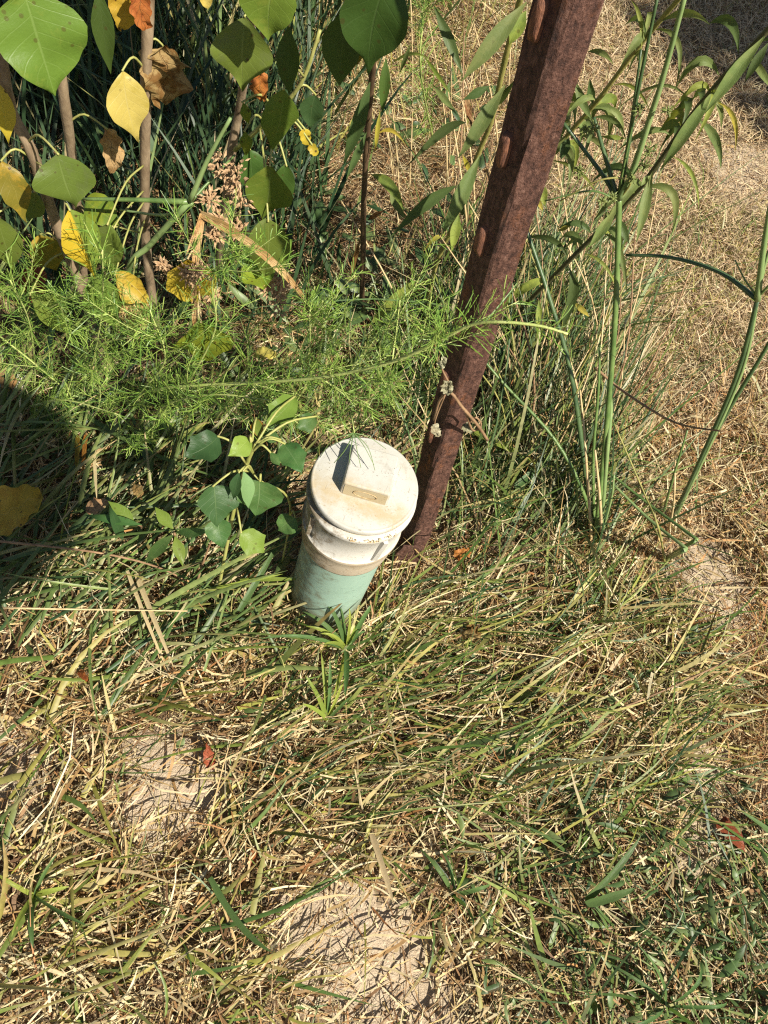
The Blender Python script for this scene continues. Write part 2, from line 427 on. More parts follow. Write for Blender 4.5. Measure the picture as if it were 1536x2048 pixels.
# ---------------------------------------------------------------- grass
PAL = {
 'straw': [(0.50, 0.36, 0.165), (0.60, 0.47, 0.26), (0.38, 0.25, 0.10), (0.64, 0.53, 0.32), (0.27, 0.155, 0.06)],
 'lawn':  [(0.52, 0.39, 0.235), (0.60, 0.47, 0.30), (0.44, 0.31, 0.175), (0.56, 0.41, 0.25)],
 'pale':  [(0.60, 0.51, 0.30), (0.64, 0.56, 0.36), (0.55, 0.44, 0.24)],
 'brown': [(0.20, 0.11, 0.05), (0.28, 0.16, 0.07), (0.15, 0.085, 0.045), (0.34, 0.20, 0.09)],
 'rust':  [(0.34, 0.16, 0.055), (0.42, 0.22, 0.08), (0.27, 0.12, 0.045), (0.46, 0.28, 0.12)],
 'green': [(0.085, 0.145, 0.028), (0.12, 0.18, 0.036), (0.060, 0.11, 0.024), (0.18, 0.22, 0.045)],
 'strap': [(0.10, 0.155, 0.040), (0.15, 0.20, 0.060), (0.20, 0.24, 0.075), (0.085, 0.135, 0.036)],
 'yell':  [(0.26, 0.26, 0.05), (0.32, 0.29, 0.07), (0.20, 0.22, 0.045), (0.38, 0.33, 0.10)],
 'darkg': [(0.030, 0.066, 0.024), (0.042, 0.085, 0.028), (0.062, 0.11, 0.038), (0.09, 0.14, 0.048)],
 'deepshade':  [(0.020, 0.046, 0.019), (0.030, 0.060, 0.022), (0.045, 0.080, 0.030)],  # darkened greens: shade of the undergrowth put into the blade colour
 'olive': [(0.30, 0.27, 0.09), (0.36, 0.31, 0.12), (0.24, 0.24, 0.07), (0.42, 0.35, 0.15)],
 'weed':  [(0.085, 0.145, 0.042), (0.12, 0.18, 0.055), (0.065, 0.115, 0.036), (0.17, 0.22, 0.08)],
}
def pick_cols(n, mix):
    names = list(mix); w = np.array([mix[k] for k in names], float); w /= w.sum()
    which = rng.choice(len(names), n, p=w)
    out = np.empty((n, 3))
    for i, k in enumerate(names):
        p = np.array(PAL[k]); s = which == i; c = int(s.sum())
        t = rng.random((c, 1)); out[s] = p[rng.integers(0, len(p), c)] * (1 - t) + p[rng.integers(0, len(p), c)] * t
    return np.clip(out * rng.uniform(0.8, 1.2, (n, 1)), 0, 0.8)
class Blades:
    """many grass blades gathered into one mesh"""
    def __init__(s): s.V = []; s.F = []; s.C = []; s.n = 0
    def add(s, pos, head, L, W, tilt, curl, cols, nseg=3, roll=None, tipcol=None, shape='blade', fold=False, zmin=0.002, side_bend=None):
        n = len(pos)
        if n == 0: return
        p = pos.copy(); ang = tilt.copy()
        hd = head.copy()
        pts = [p.copy()]; tans = []
        for k in range(nseg):
            hv = np.stack([np.cos(hd), np.sin(hd), np.zeros(n)], 1)
            t = hv * np.sin(ang)[:, None]; t[:, 2] += np.cos(ang)
            tans.append(t)
            p = p + t * (L / nseg)[:, None]
            low = gz(p[:, 0], p[:, 1]) + zmin
            p[:, 2] = np.maximum(p[:, 2], low)
            pts.append(p.copy()); ang = np.minimum(ang + curl / nseg, 2.2)
            if side_bend is not None: hd = hd + side_bend / nseg
        tans.append(tans[-1])
        across = 3 if fold else 2
        ring = []
        for k in range(nseg + 1):
            u = k / nseg
            if shape == 'blade': w = W * (1 - u ** 2.2) * 0.5 + W * 0.02
            elif shape == 'lance': w = W * 0.5 * (np.sin(math.pi * min(max(u, 0.03), 0.985) ** 0.8)) + W * 0.03
            else: w = W * 0.5 * (1 - 0.25 * u) * np.ones(n)
            side = np.stack([-np.sin(hd), np.cos(hd), np.zeros(n)], 1)
            nrm = np.cross(tans[k], side); nrm /= (np.linalg.norm(nrm, axis=1, keepdims=True) + 1e-9)
            if roll is not None: sv = side * np.cos(roll)[:, None] + nrm * np.sin(roll)[:, None]
            else: sv = side
            a = pts[k] - sv * w[:, None]; b = pts[k] + sv * w[:, None]
            if fold:
                nn = np.cross(tans[k], sv)
                ring += [a, pts[k] + nn * (w * 0.35)[:, None], b]
            else: ring += [a, b]
        m = across * (nseg + 1)
        V = np.stack(ring, 1).reshape(-1, 3)
        base = (np.arange(n) * m)[:, None] + s.n
        fs = []
        for k in range(nseg):
            for j in range(across - 1):
                i0 = k * across + j
                fs.append(np.concatenate([base + i0, base + i0 + 1, base + i0 + across + 1, base + i0 + across], 1))
        F = np.stack(fs, 1).reshape(-1, 4)
        tc = cols if tipcol is None else tipcol
        u = np.repeat(np.linspace(0, 1, nseg + 1), across)[None, :, None] ** 1.5
        Cc = cols[:, None, :] * (1 - u) + tc[:, None, :] * u
        s.V.append(V); s.F.append(F); s.C.append(Cc.reshape(-1, 3)); s.n += len(V)
    def build(s, name, mat, parent=None, origin=None):
        V = np.concatenate(s.V); F = np.concatenate(s.F).astype(np.int32); Cc = np.concatenate(s.C)
        if origin is None: origin = wloc(parent) if parent is not None else np.zeros(3)
        V = V - origin
        me = bpy.data.meshes.new(name)
        me.vertices.add(len(V)); me.vertices.foreach_set('co', V.astype(np.float32).ravel())
        me.loops.add(F.size); me.loops.foreach_set('vertex_index', F.ravel())
        me.polygons.add(len(F)); me.polygons.foreach_set('loop_start', np.arange(0, F.size, 4, dtype=np.int32))
        me.polygons.foreach_set('loop_total', np.full(len(F), 4, dtype=np.int32))
        me.polygons.foreach_set('use_smooth', np.ones(len(F), dtype=bool))
        a = me.attributes.new('tint', 'FLOAT_COLOR', 'POINT')
        a.data.foreach_set('color', np.concatenate([Cc, np.ones((len(Cc), 1))], 1).astype(np.float32).ravel())
        me.materials.append(mat); me.update(); me.validate()
        o = bpy.data.objects.new(name, me); col.objects.link(o)
        if parent is not None: o.parent = parent; o.location = [float(v) for v in (np.asarray(origin) - wloc(parent))]
        else: o.location = [float(v) for v in origin]
        return o
PIPE_B = at_z(650, 1190, 0.0)
PIPE_T = on_v(PIPE_B, 731, 966)
def sample(poly_px, density, feather=0.03, sand_keep=0.12, clump=None, world=False):
    poly = np.asarray(poly_px, float) if world else poly_world(poly_px)
    lo, hi = poly.min(0), poly.max(0)
    n = int(density * np.prod(hi - lo))
    P = lo + rng.random((n, 2)) * (hi - lo)
    P = P[inside(P, poly)]
    P = P + rng.normal(0, feather, P.shape)
    s = sandness(P)
    keep = rng.random(len(P)) > np.minimum(s * 1.3, 1) * (1 - sand_keep)
    keep &= np.hypot(P[:, 0] - PIPE_B[0], P[:, 1] - PIPE_B[1]) > 0.053
    if clump is not None:
        sc, th, seed = clump
        keep &= fbm(P[:, 0], P[:, 1], sc, seed) + rng.normal(0, 0.2, len(P)) > th
    return P[keep]
def heading_px(poly_px, dx, dy):
    c = np.mean(np.asarray(poly_px, float), 0)
    v = at_z(c[0] + dx, c[1] + dy, 0) - at_z(c[0], c[1], 0)
    return math.atan2(v[1], v[0])
def sow(B, poly_px, density, L, W, mix, head=None, spread=0.6, tilt=(0.9, 1.5), curl=(0.0, 0.6), nseg=3, zr=(0, 0.015), tipmix=None, tipchance=0.3,
        feather=0.03, sand_keep=0.13, clump=None, shape='blade', fold=False, roll=0.5, sb=0.5, world=False):
    P = sample(poly_px, density, feather, sand_keep, clump, world)
    n = len(P)
    if n == 0: return
    if head is None: hd = rng.uniform(0, 2 * math.pi, n)
    else:
        h0 = head if not isinstance(head, tuple) else heading_px(poly_px, *head)
        hd = h0 + rng.normal(0, spread, n) + 0.5 * fbm(P[:, 0], P[:, 1], 14, 31)
        flip = rng.random(n) < 0.12; hd[flip] += math.pi
    z = gz(P[:, 0], P[:, 1]) + rng.uniform(zr[0], zr[1], n)
    pos = np.stack([P[:, 0], P[:, 1], z], 1)
    l = rng.uniform(L[0], L[1], n) * rng.uniform(0.7, 1.15, n); w = rng.uniform(W[0], W[1], n) * rng.lognormal(-0.22, 0.28, n); l = l * np.clip(rng.lognormal(-0.03, 0.28, n), 0.4, 1.8)
    cols = pick_cols(n, mix); tc = None
    if tipmix is not None:
        tc = cols.copy(); s = rng.random(n) < tipchance; tc[s] = pick_cols(int(s.sum()), tipmix)
    B.add(pos, hd, l, w, rng.uniform(tilt[0], tilt[1], n), rng.uniform(curl[0], curl[1], n), cols, nseg, rng.normal(0, roll, n), tc, shape, fold, side_bend=rng.normal(0, sb, n))

FRAME = [(-80, -60), (1620, -60), (1620, 2140), (-80, 2140)]
LAWN = [(1080, -60), (1640, -60), (1640, 1000), (1250, 1060), (1060, 820), (1040, 500)]
LAWN_FAR = [(1000, -120), (1760, -120), (1700, 420), (1040, 420)]
RIGHT = [(1180, 900), (1640, 800), (1640, 1500), (1420, 1480), (1150, 1300)]
CENTRE = [(560, 1240), (1180, 1150), (1420, 1330), (1380, 1640), (950, 1720), (560, 1640), (520, 1380)]
BOTLEFT = [(-60, 1330), (520, 1300), (620, 1640), (900, 1760), (980, 2120), (-60, 2120)]
BOTRIGHT = [(960, 1700), (1380, 1640), (1640, 1640), (1640, 2140), (900, 2140)]
STRAP = [(-60, 830), (520, 840), (600, 1180), (520, 1330), (-60, 1360)]
PIPEBACK = [(520, 740), (860, 740), (860, 900), (700, 860), (600, 960), (540, 960)]
SEDGEBED = [(850, 560), (1130, 560), (1210, 1000), (1180, 1120), (900, 1080), (840, 900)]
THATCH = [(480, 240), (960, 200), (960, 720), (480, 720)]
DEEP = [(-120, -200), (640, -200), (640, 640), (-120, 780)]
BACKMID = [(560, -140), (1110, -160), (1000, 330), (560, 330)]

# short litter under everything
B = Blades()
sow(B, FRAME, 18200, (0.012, 0.05), (0.0010, 0.0029), {'straw': 5, 'brown': 3, 'pale': 1}, None, tilt=(1.2, 1.75), curl=(-0.2, 0.4), nseg=2, zr=(0.0, 0.012), sand_keep=0.3)
sow(B, LAWN, 45000, (0.0135, 0.0375), (0.0008, 0.0020), {'lawn': 9, 'pale': 2, 'brown': 1}, None, tilt=(0.7, 1.6), curl=(0, 0.8), nseg=2, zr=(0.0, 0.02), sand_keep=0.6)
sow(B, RIGHT, 18000, (0.02, 0.07), (0.0014, 0.0034), {'straw': 5, 'pale': 3, 'rust': 2, 'brown': 1}, None, tilt=(0.8, 1.6), curl=(0, 0.8), nseg=3, zr=(0, 0.02), sand_keep=0.15)
sow(B, [(1180, 720), (1560, 700), (1600, 1150), (1320, 1000)], 16000, (0.02, 0.07), (0.0010, 0.0024), {'rust': 5, 'straw': 3, 'brown': 1}, None, tilt=(0.5, 1.5), curl=(0, 0.8), nseg=3, clump=(16, 0.05, 5))
sow(B, [(1440, 1240), (1640, 1200), (1640, 1640), (1440, 1600)], 24000, (0.02, 0.07), (0.0010, 0.0026), {'rust': 7, 'straw': 2, 'brown': 2}, None, tilt=(0.5, 1.5), curl=(0, 0.8), nseg=3)
sow(B, THATCH, 26000, (0.02, 0.08), (0.0008, 0.002), {'straw': 3, 'brown': 4, 'pale': 2}, None, tilt=(1.0, 1.7), curl=(-0.6, 0.6), nseg=3, zr=(0, 0.03), sb=1.5)
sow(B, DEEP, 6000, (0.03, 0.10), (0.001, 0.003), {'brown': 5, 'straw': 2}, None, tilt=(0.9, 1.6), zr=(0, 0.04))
sow(B, BACKMID, 16000, (0.03, 0.09), (0.001, 0.0022), {'straw': 6, 'brown': 3, 'pale': 3}, None, tilt=(0.8, 1.6), zr=(0, 0.04), sb=1.2)
sow(B, BOTLEFT, 12636, (0.0255, 0.0850), (0.0012, 0.0037), {'straw': 6, 'pale': 3, 'brown': 2, 'rust': 1}, (1, -0.7), 0.7, tilt=(1.1, 1.65), curl=(-0.1, 0.5), zr=(0, 0.03))
sow(B, CENTRE, 11664, (0.0255, 0.0850), (0.0012, 0.0030), {'straw': 6, 'pale': 3, 'brown': 2}, (1, -0.6), 0.7, tilt=(1.1, 1.6), curl=(0, 0.5), zr=(0, 0.03))
sow(B, STRAP, 11200, (0.0270, 0.1080), (0.0012, 0.0030), {'straw': 4, 'pale': 4, 'brown': 3}, None, tilt=(1.1, 1.6), zr=(0, 0.03))
sow(B, [(560, 1120), (900, 1080), (1000, 1240), (700, 1290), (560, 1260)], 20000, (0.02, 0.08), (0.001, 0.0026), {'straw': 5, 'pale': 4, 'rust': 2, 'brown': 1}, None, tilt=(1.0, 1.6), zr=(0, 0.025), sb=1.0)
sow(B, BOTRIGHT, 9600, (0.0270, 0.0810), (0.0010, 0.0024), {'straw': 5, 'pale': 3, 'brown': 3}, None, tilt=(1.1, 1.6), zr=(0, 0.03))
sow(B, SEDGEBED, 7000, (0.04, 0.16), (0.001, 0.0028), {'straw': 6, 'pale': 3, 'rust': 1}, (-0.3, -1), 0.5, tilt=(0.4, 1.3), curl=(0, 0.9), zr=(0, 0.03))
for poly in (CENTRE, BOTLEFT, BOTRIGHT, RIGHT, STRAP):      # clippings lying on top
    sow(B, poly, 9000, (0.008, 0.045), (0.0010, 0.0034), {'straw': 5, 'brown': 3, 'pale': 2, 'rust': 1}, None, tilt=(1.0, 2.0), curl=(-0.8, 0.8), nseg=2, zr=(0.005, 0.04), shape='strap', roll=0.9, sb=1.0, sand_keep=0.12)
sow(B, [(765, 1095), (880, 1075), (900, 1190), (750, 1200)], 14000, (0.03, 0.075), (0.001, 0.0028), {'straw': 5, 'pale': 3, 'brown': 2}, None, tilt=(0.2, 1.4), curl=(0, 1.0), nseg=4, zr=(0, 0.01), sb=1.0)
o = B.build('dry_grass', M_STRAW)
tag(o, 'tan and brown dead grass and straw litter covering the soil', 'dry grass', kind='stuff')

# green grass
B = Blades()
sow(B, LAWN, 3360, (0.0140, 0.0385), (0.0010, 0.0021), {'olive': 5, 'yell': 2, 'green': 1}, None, tilt=(0.4, 1.4), nseg=2, zr=(0, 0.02), sand_keep=0.3)
sow(B, [(1150, 420), (1640, 380), (1640, 820), (1350, 760), (1180, 680)], 8000, (0.02, 0.06), (0.0013, 0.0028), {'olive': 4, 'green': 3, 'yell': 2}, None, tilt=(0.4, 1.4), nseg=2, clump=(10, -0.1, 3))
sow(B, RIGHT, 4950, (0.03, 0.10), (0.0018, 0.0041), {'olive': 4, 'green': 3, 'yell': 2}, None, tilt=(0.6, 1.5), clump=(14, -0.1, 11), tipmix={'straw': 1})
sow(B, CENTRE, 9234, (0.0595, 0.1275), (0.0020, 0.0045), {'green': 8, 'yell': 3, 'olive': 2, 'darkg': 3}, (1, -0.55), 0.45, tilt=(0.9, 1.45), curl=(0.1, 0.7), nseg=4, zr=(0, 0.03), tipmix={'straw': 1, 'yell': 1}, tipchance=0.35, clump=(17, -0.35, 21), sb=0.4)
sow(B, BOTLEFT, 2235, (0.0510, 0.1275), (0.0037, 0.0078), {'green': 4, 'yell': 5, 'olive': 3}, (1, -0.7), 0.75, tilt=(0.9, 1.5), curl=(0.1, 0.8), nseg=4, zr=(0, 0.03), tipmix={'straw': 2, 'rust': 1}, tipchance=0.4, fold=True, clump=(15, -0.1, 41), sb=0.6)
sow(B, BOTLEFT, 3110, (0.0340, 0.0935), (0.0019, 0.0042), {'yell': 4, 'olive': 3, 'green': 5}, (1, -0.9), 0.9, tilt=(0.8, 1.5), curl=(0.1, 0.8), nseg=4, zr=(0, 0.03), tipmix={'straw': 1}, clump=(15, -0.15, 43))
sow(B, BOTRIGHT, 4320, (0.0450, 0.1170), (0.0021, 0.0048), {'darkg': 3, 'green': 5, 'strap': 2}, (-1, -0.8), 0.8, tilt=(0.8, 1.5), curl=(0.1, 0.7), nseg=4, zr=(0, 0.03), tipmix={'straw': 1}, clump=(15, -0.3, 51))
sow(B, STRAP, 5083, (0.0765, 0.1870), (0.0034, 0.0066), {'strap': 8, 'darkg': 3, 'green': 1}, (1, -0.75), 0.5, tilt=(0.9, 1.45), curl=(0.1, 0.7), nseg=5, zr=(0, 0.045), tipmix={'straw': 2, 'yell': 1}, tipchance=0.35, fold=True, sb=0.3)
sow(B, PIPEBACK, 5200, (0.05, 0.14), (0.0018, 0.004), {'strap': 3, 'green': 4, 'olive': 3}, (0.6, -1), 0.8, tilt=(0.6, 1.5), nseg=4, zr=(0, 0.03), tipmix={'straw': 1})
sow(B, SEDGEBED, 9500, (0.12, 0.30), (0.0018, 0.0042), {'darkg': 7, 'strap': 3, 'green': 2}, (0.4, -1), 0.5, tilt=(0.3, 1.1), curl=(0.1, 1.0), nseg=5, zr=(0, 0.02), tipmix={'straw': 1, 'yell': 1}, tipchance=0.3, sb=0.4)
sow(B, [(860, 900), (1180, 900), (1200, 1100), (880, 1100)], 7000, (0.07, 0.16), (0.0018, 0.0036), {'green': 4, 'olive': 4, 'strap': 2}, (1, -0.35), 0.4, tilt=(0.8, 1.45), curl=(0.1, 0.6), nseg=4, zr=(0, 0.04), tipmix={'straw': 1})
sow(B, DEEP, 2108, (0.14, 0.34), (0.0032, 0.0074), {'deepshade': 9, 'darkg': 3, 'strap': 1}, (0.2, -1), 0.9, tilt=(0.1, 0.7), curl=(0.1, 1.1), nseg=5, zr=(0, 0.02), tipmix={'straw': 1}, tipchance=0.1, sb=0.3)
sow(B, [(440, 420), (900, 420), (900, 740), (440, 740)], 900, (0.06, 0.16), (0.0018, 0.004), {'strap': 3, 'green': 3}, None, tilt=(0.5, 1.4), nseg=4)
sow(B, BACKMID, 1500, (0.08, 0.22), (0.0016, 0.0034), {'olive': 4, 'yell': 3, 'green': 2}, None, tilt=(0.1, 1.2), nseg=4)
sow(B, [(-60, 560), (900, 560), (900, 860), (-60, 880)], 2400, (0.05, 0.15), (0.0022, 0.0050), {'strap': 5, 'darkg': 4, 'olive': 2}, (1, -0.9), 0.9, tilt=(0.5, 1.4), nseg=4, zr=(0, 0.03))
o = B.build('green_grass', M_BLADE)
tag(o, 'green and yellowing grass blades growing through the dead straw', 'grass', kind='stuff')

# grass beyond the picture on every side, sparser
B = Blades()
OUT = [(-2.6, -1.6), (3.2, -1.6), (3.6, 5.0), (-2.6, 5.0)]
P0 = sample(OUT, 5200, 0.05, world=True)
fr = np.array([at_z(*q)[:2] for q in FRAME]); P0 = P0[~inside(P0, fr)]
n = len(P0)
B.add(np.stack([P0[:, 0], P0[:, 1], gz(P0[:, 0], P0[:, 1])], 1), rng.uniform(0, 6.28, n), rng.uniform(0.03, 0.09, n), rng.uniform(0.003, 0.006, n), rng.uniform(0.4, 1.5, n), rng.uniform(0, 0.8, n), pick_cols(n, {'straw': 6, 'olive': 4, 'pale': 3, 'green': 1}), 2, rng.normal(0, 0.5, n))
P0 = sample([(-2.6, 0.9), (-0.4, 0.9), (-0.2, 3.6), (-2.6, 3.6)], 1200, 0.05, world=True); n = len(P0)
B.add(np.stack([P0[:, 0], P0[:, 1], gz(P0[:, 0], P0[:, 1])], 1), rng.uniform(0, 6.28, n), rng.uniform(0.15, 0.45, n), rng.uniform(0.004, 0.009, n), rng.uniform(0.1, 0.7, n), rng.uniform(0, 1.0, n), pick_cols(n, {'darkg': 6, 'strap': 3, 'olive': 2}), 4, rng.normal(0, 0.5, n))
o = B.build('outer_grass', M_STRAW)
tag(o, 'coarse mixed grass spreading beyond the edges of the plot', 'grass', kind='stuff')

# small broad-leaved weeds among the grass, too many to count
B = Blades()
sow(B, BOTRIGHT, 5400, (0.0128, 0.0336), (0.0042, 0.0084), {'weed': 8, 'darkg': 2, 'strap': 2}, None, tilt=(0.7, 1.5), curl=(0.1, 0.7), nseg=4, zr=(0.005, 0.035), shape='lance', fold=True, clump=(12, -0.35, 61))
sow(B, [(1250, 1750), (1640, 1700), (1640, 2140), (1150, 2140)], 3600, (0.014, 0.034), (0.0035, 0.008), {'weed': 8, 'strap': 3}, None, tilt=(0.7, 1.4), curl=(0.1, 0.7), nseg=4, zr=(0.005, 0.04), shape='lance', fold=True)
sow(B, [(1100, 1300), (1360, 1320), (1340, 1600), (1050, 1640)], 1500, (0.015, 0.035), (0.004, 0.009), {'weed': 6, 'strap': 3}, None, tilt=(0.8, 1.4), nseg=4, zr=(0.005, 0.03), shape='lance', fold=True)
sow(B, STRAP, 500, (0.018, 0.045), (0.006, 0.012), {'weed': 6, 'strap': 3}, None, tilt=(0.7, 1.4), nseg=4, zr=(0.01, 0.04), shape='lance', fold=True)
sow(B, [(300, 1400), (700, 1380), (700, 1640), (300, 1650)], 420, (0.015, 0.035), (0.005, 0.010), {'weed': 6, 'strap': 3}, None, tilt=(0.8, 1.4), nseg=4, zr=(0.005, 0.02), shape='lance', fold=True)
sow(B, THATCH, 700, (0.02, 0.05), (0.012, 0.026), {'darkg': 5, 'weed': 3}, None, tilt=(0.8, 1.5), nseg=4, zr=(0.01, 0.06), shape='lance', fold=True)
sow(B, [(440, 560), (800, 560), (800, 760), (440, 780)], 900, (0.02, 0.05), (0.012, 0.026), {'darkg': 3, 'weed': 6}, None, tilt=(0.8, 1.5), nseg=4, zr=(0.01, 0.05), shape='lance', fold=True)
o = B.build('low_weeds', M_BLADE)
tag(o, 'low green weeds with small lance shaped leaves among the grass', 'weeds', kind='stuff')

# ---------------------------------------------------------------- sewer cleanout pipe
def zz(x, y): return (500 + x / 3.84, 820 + y / 3.84)
AX = (PIPE_T - PIPE_B); PIPE_H = float(np.linalg.norm(AX)); AX /= PIPE_H
_a = at_z(*zz(790, 240), PIPE_T[2] + 0.018); _b = at_z(*zz(1130, 330), PIPE_T[2] + 0.018)
E1 = _b - _a; E1 -= AX * (E1 @ AX); E1 /= np.linalg.norm(E1); E2 = np.cross(AX, E1)
def loc3(r, th, z): return PIPE_B + AX * z + r * (E1 * math.cos(th) + E2 * math.sin(th))
def lathe(prof, seg=64, cap_top=False):
    v = []; f = []
    for r, z in prof:
        for k in range(seg): v.append(loc3(r, 2 * math.pi * k / seg, z))
    for i in range(len(prof) - 1):
        for k in range(seg):
            k2 = (k + 1) % seg
            f.append([i * seg + k, i * seg + k2, (i + 1) * seg + k2, (i + 1) * seg + k])
    if cap_top: f.append([(len(prof) - 1) * seg + k for k in range(seg)])
    return v, f
def pvc_material(name, base, stain, dirt, top_speck=0.5, dirt_shade_side=0.6, scratch_shadow=0.0, lowdirt=0.0):
    m, nd, lk, b = mat_new(name)
    tc = nd.new('ShaderNodeTexCoord'); P = tc.outputs['Object']
    n1 = noise(nd, lk, 26, 6, P, 0.65); n2 = noise(nd, lk, 560, 4, P, 0.65); n3 = noise(nd, lk, 85, 5, P, 0.7)
    c = mixc(nd, lk, n1, [x * 0.93 for x in base], base)
    c = mixc(nd, lk, math_n(nd, lk, 'MULTIPLY', step_n(nd, lk, n1, 0.5, 0.7), 0.55), c, stain)
    sp = math_n(nd, lk, 'MULTIPLY', step_n(nd, lk, n2, 0.56, 0.66), step_n(nd, lk, n3, 0.46, 0.60))
    c = mixc(nd, lk, math_n(nd, lk, 'MULTIPLY', sp, top_speck), c, dirt)
    n5 = noise(nd, lk, 48, 8, P, 0.75)
    c = mixc(nd, lk, math_n(nd, lk, 'MULTIPLY', step_n(nd, lk, n5, 0.56, 0.72), 0.5), c, [x * 0.62 for x in stain])
    # grime on the weathered (left) flank, its shading put into the same colour
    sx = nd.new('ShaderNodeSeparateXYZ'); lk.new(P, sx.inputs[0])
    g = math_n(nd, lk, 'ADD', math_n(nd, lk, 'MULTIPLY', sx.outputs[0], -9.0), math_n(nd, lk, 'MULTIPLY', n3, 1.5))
    c = mixc(nd, lk, math_n(nd, lk, 'MULTIPLY', step_n(nd, lk, g, 0.72, 1.15), dirt_shade_side), c, dirt)
    if lowdirt > 0:
        q = math_n(nd, lk, 'ADD', math_n(nd, lk, 'MULTIPLY', sx.outputs[2], -9.0), math_n(nd, lk, 'MULTIPLY', n3, 1.2))
        c = mixc(nd, lk, math_n(nd, lk, 'MULTIPLY', step_n(nd, lk, q, -0.25, 0.45), lowdirt), c, dirt)
    if scratch_shadow > 0:  # dark dashes: scratches, and grass shadows painted into the pipe colour
        mp = nd.new('ShaderNodeMapping'); mp.inputs['Scale'].default_value = (60, 60, 520); mp.inputs['Rotation'].default_value = (0.2, 0.35, 0); lk.new(P, mp.inputs[0])
        n4 = noise(nd, lk, 1.0, 2, mp.outputs[0], 0.5)
        s = math_n(nd, lk, 'MULTIPLY', step_n(nd, lk, n4, 0.66, 0.70), step_n(nd, lk, n1, 0.45, 0.6))
        c = mixc(nd, lk, math_n(nd, lk, 'MULTIPLY', s, scratch_shadow), c, (0.05, 0.05, 0.04))
    if name == 'white_cap_plastic':
        n6 = noise(nd, lk, 70, 8, P, 0.8)
        yy = math_n(nd, lk, 'SUBTRACT', math_n(nd, lk, 'MULTIPLY', n6, 1.3), math_n(nd, lk, 'MULTIPLY', math_n(nd, lk, 'ABSOLUTE', math_n(nd, lk, 'ADD', sx.outputs[1], 0.022)), 22.0))
        c = mixc(nd, lk, math_n(nd, lk, 'MULTIPLY', step_n(nd, lk, yy, 0.22, 0.72), 0.75), c, (0.42, 0.32, 0.17))
        mp2 = nd.new('ShaderNodeMapping'); mp2.inputs['Scale'].default_value = (900, 55, 90); mp2.inputs['Rotation'].default_value = (0.1, 0.0, 0.7); lk.new(P, mp2.inputs[0])
        sc2 = noise(nd, lk, 1.0, 2, mp2.outputs[0], 0.5)
        c = mixc(nd, lk, math_n(nd, lk, 'MULTIPLY', step_n(nd, lk, sc2, 0.70, 0.74), 0.6), c, (0.22, 0.19, 0.14))
    lk.new(c, b.inputs['Base Color'])
    r = nd.new('ShaderNodeMapRange'); lk.new(n3, r.inputs[0]); r.inputs[3].default_value = 0.35; r.inputs[4].default_value = 0.7
    lk.new(r.outputs[0], b.inputs['Roughness']); b.inputs['Specular IOR Level'].default_value = 0.4
    bump(nd, lk, b, math_n(nd, lk, 'ADD', n3, math_n(nd, lk, 'MULTIPLY', n2, 0.4)), 0.25, 0.001)
    return m
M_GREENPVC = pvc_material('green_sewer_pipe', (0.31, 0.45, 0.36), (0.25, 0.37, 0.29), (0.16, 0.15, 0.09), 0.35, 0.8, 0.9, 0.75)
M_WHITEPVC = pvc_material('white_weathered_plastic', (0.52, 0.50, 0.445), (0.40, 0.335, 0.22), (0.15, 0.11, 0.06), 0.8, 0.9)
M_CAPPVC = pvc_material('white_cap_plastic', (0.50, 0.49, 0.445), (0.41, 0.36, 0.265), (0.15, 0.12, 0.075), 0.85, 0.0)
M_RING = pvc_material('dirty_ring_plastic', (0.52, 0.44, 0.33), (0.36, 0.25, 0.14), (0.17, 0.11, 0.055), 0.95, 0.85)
M_STAIN = pvc_material('stained_ochre_plastic', (0.42, 0.345, 0.21), (0.34, 0.245, 0.115), (0.20, 0.125, 0.05), 0.95, 0.0)
M_SOIL_LINE = stem_material('ochre_grime', (0.30, 0.18, 0.06), (0.62, 0.50, 0.30), 0.9, 300)

CLEAN = thing('sewer_cleanout', PIPE_B, 'green sewer pipe standing in the grass with a dirty white screw cap on top', 'pipe')
T = PIPE_H
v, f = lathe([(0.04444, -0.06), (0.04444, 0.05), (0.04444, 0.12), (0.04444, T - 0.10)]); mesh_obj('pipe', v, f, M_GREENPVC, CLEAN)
coup_prof = [(0.04483, T - 0.112), (0.04733, T - 0.112), (0.04791, T - 0.109), (0.04954, T - 0.090), (0.05002, T - 0.079), (0.05079, T - 0.0775), (0.05137, T - 0.075), (0.05099, T - 0.072),
             (0.04887, T - 0.071), (0.04858, T - 0.045), (0.04887, T - 0.024), (0.05002, T - 0.0228), (0.05243, T - 0.0220), (0.05291, T - 0.0205), (0.05291, T - 0.0172), (0.05224, T - 0.0158), (0.04521, T - 0.0158)]
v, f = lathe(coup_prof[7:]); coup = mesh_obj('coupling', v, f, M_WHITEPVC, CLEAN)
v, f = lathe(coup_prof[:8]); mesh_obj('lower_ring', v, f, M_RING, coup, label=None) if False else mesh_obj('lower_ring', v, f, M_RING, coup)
for k in range(4):                                     # raised lugs on the coupling
    th = -0.95 + k * math.pi / 2
    mb = MB(); vs = []
    for (dth, r, z) in ((-0.05, 0.0482, T - 0.071), (0.10, 0.0482, T - 0.071), (0.13, 0.0482, T - 0.026), (0.02, 0.0482, T - 0.026),
                        (-0.04, 0.0508, T - 0.069), (0.06, 0.0524, T - 0.069), (0.11, 0.0540, T - 0.028), (0.04, 0.0525, T - 0.028)):
        vs.append(loc3(r, th + dth, z))
    mb.add(vs, [[0, 1, 5, 4], [1, 2, 6, 5], [2, 3, 7, 6], [3, 0, 4, 7], [4, 5, 6, 7]])
    mb.build('lug', M_WHITEPVC, coup, smooth=False)
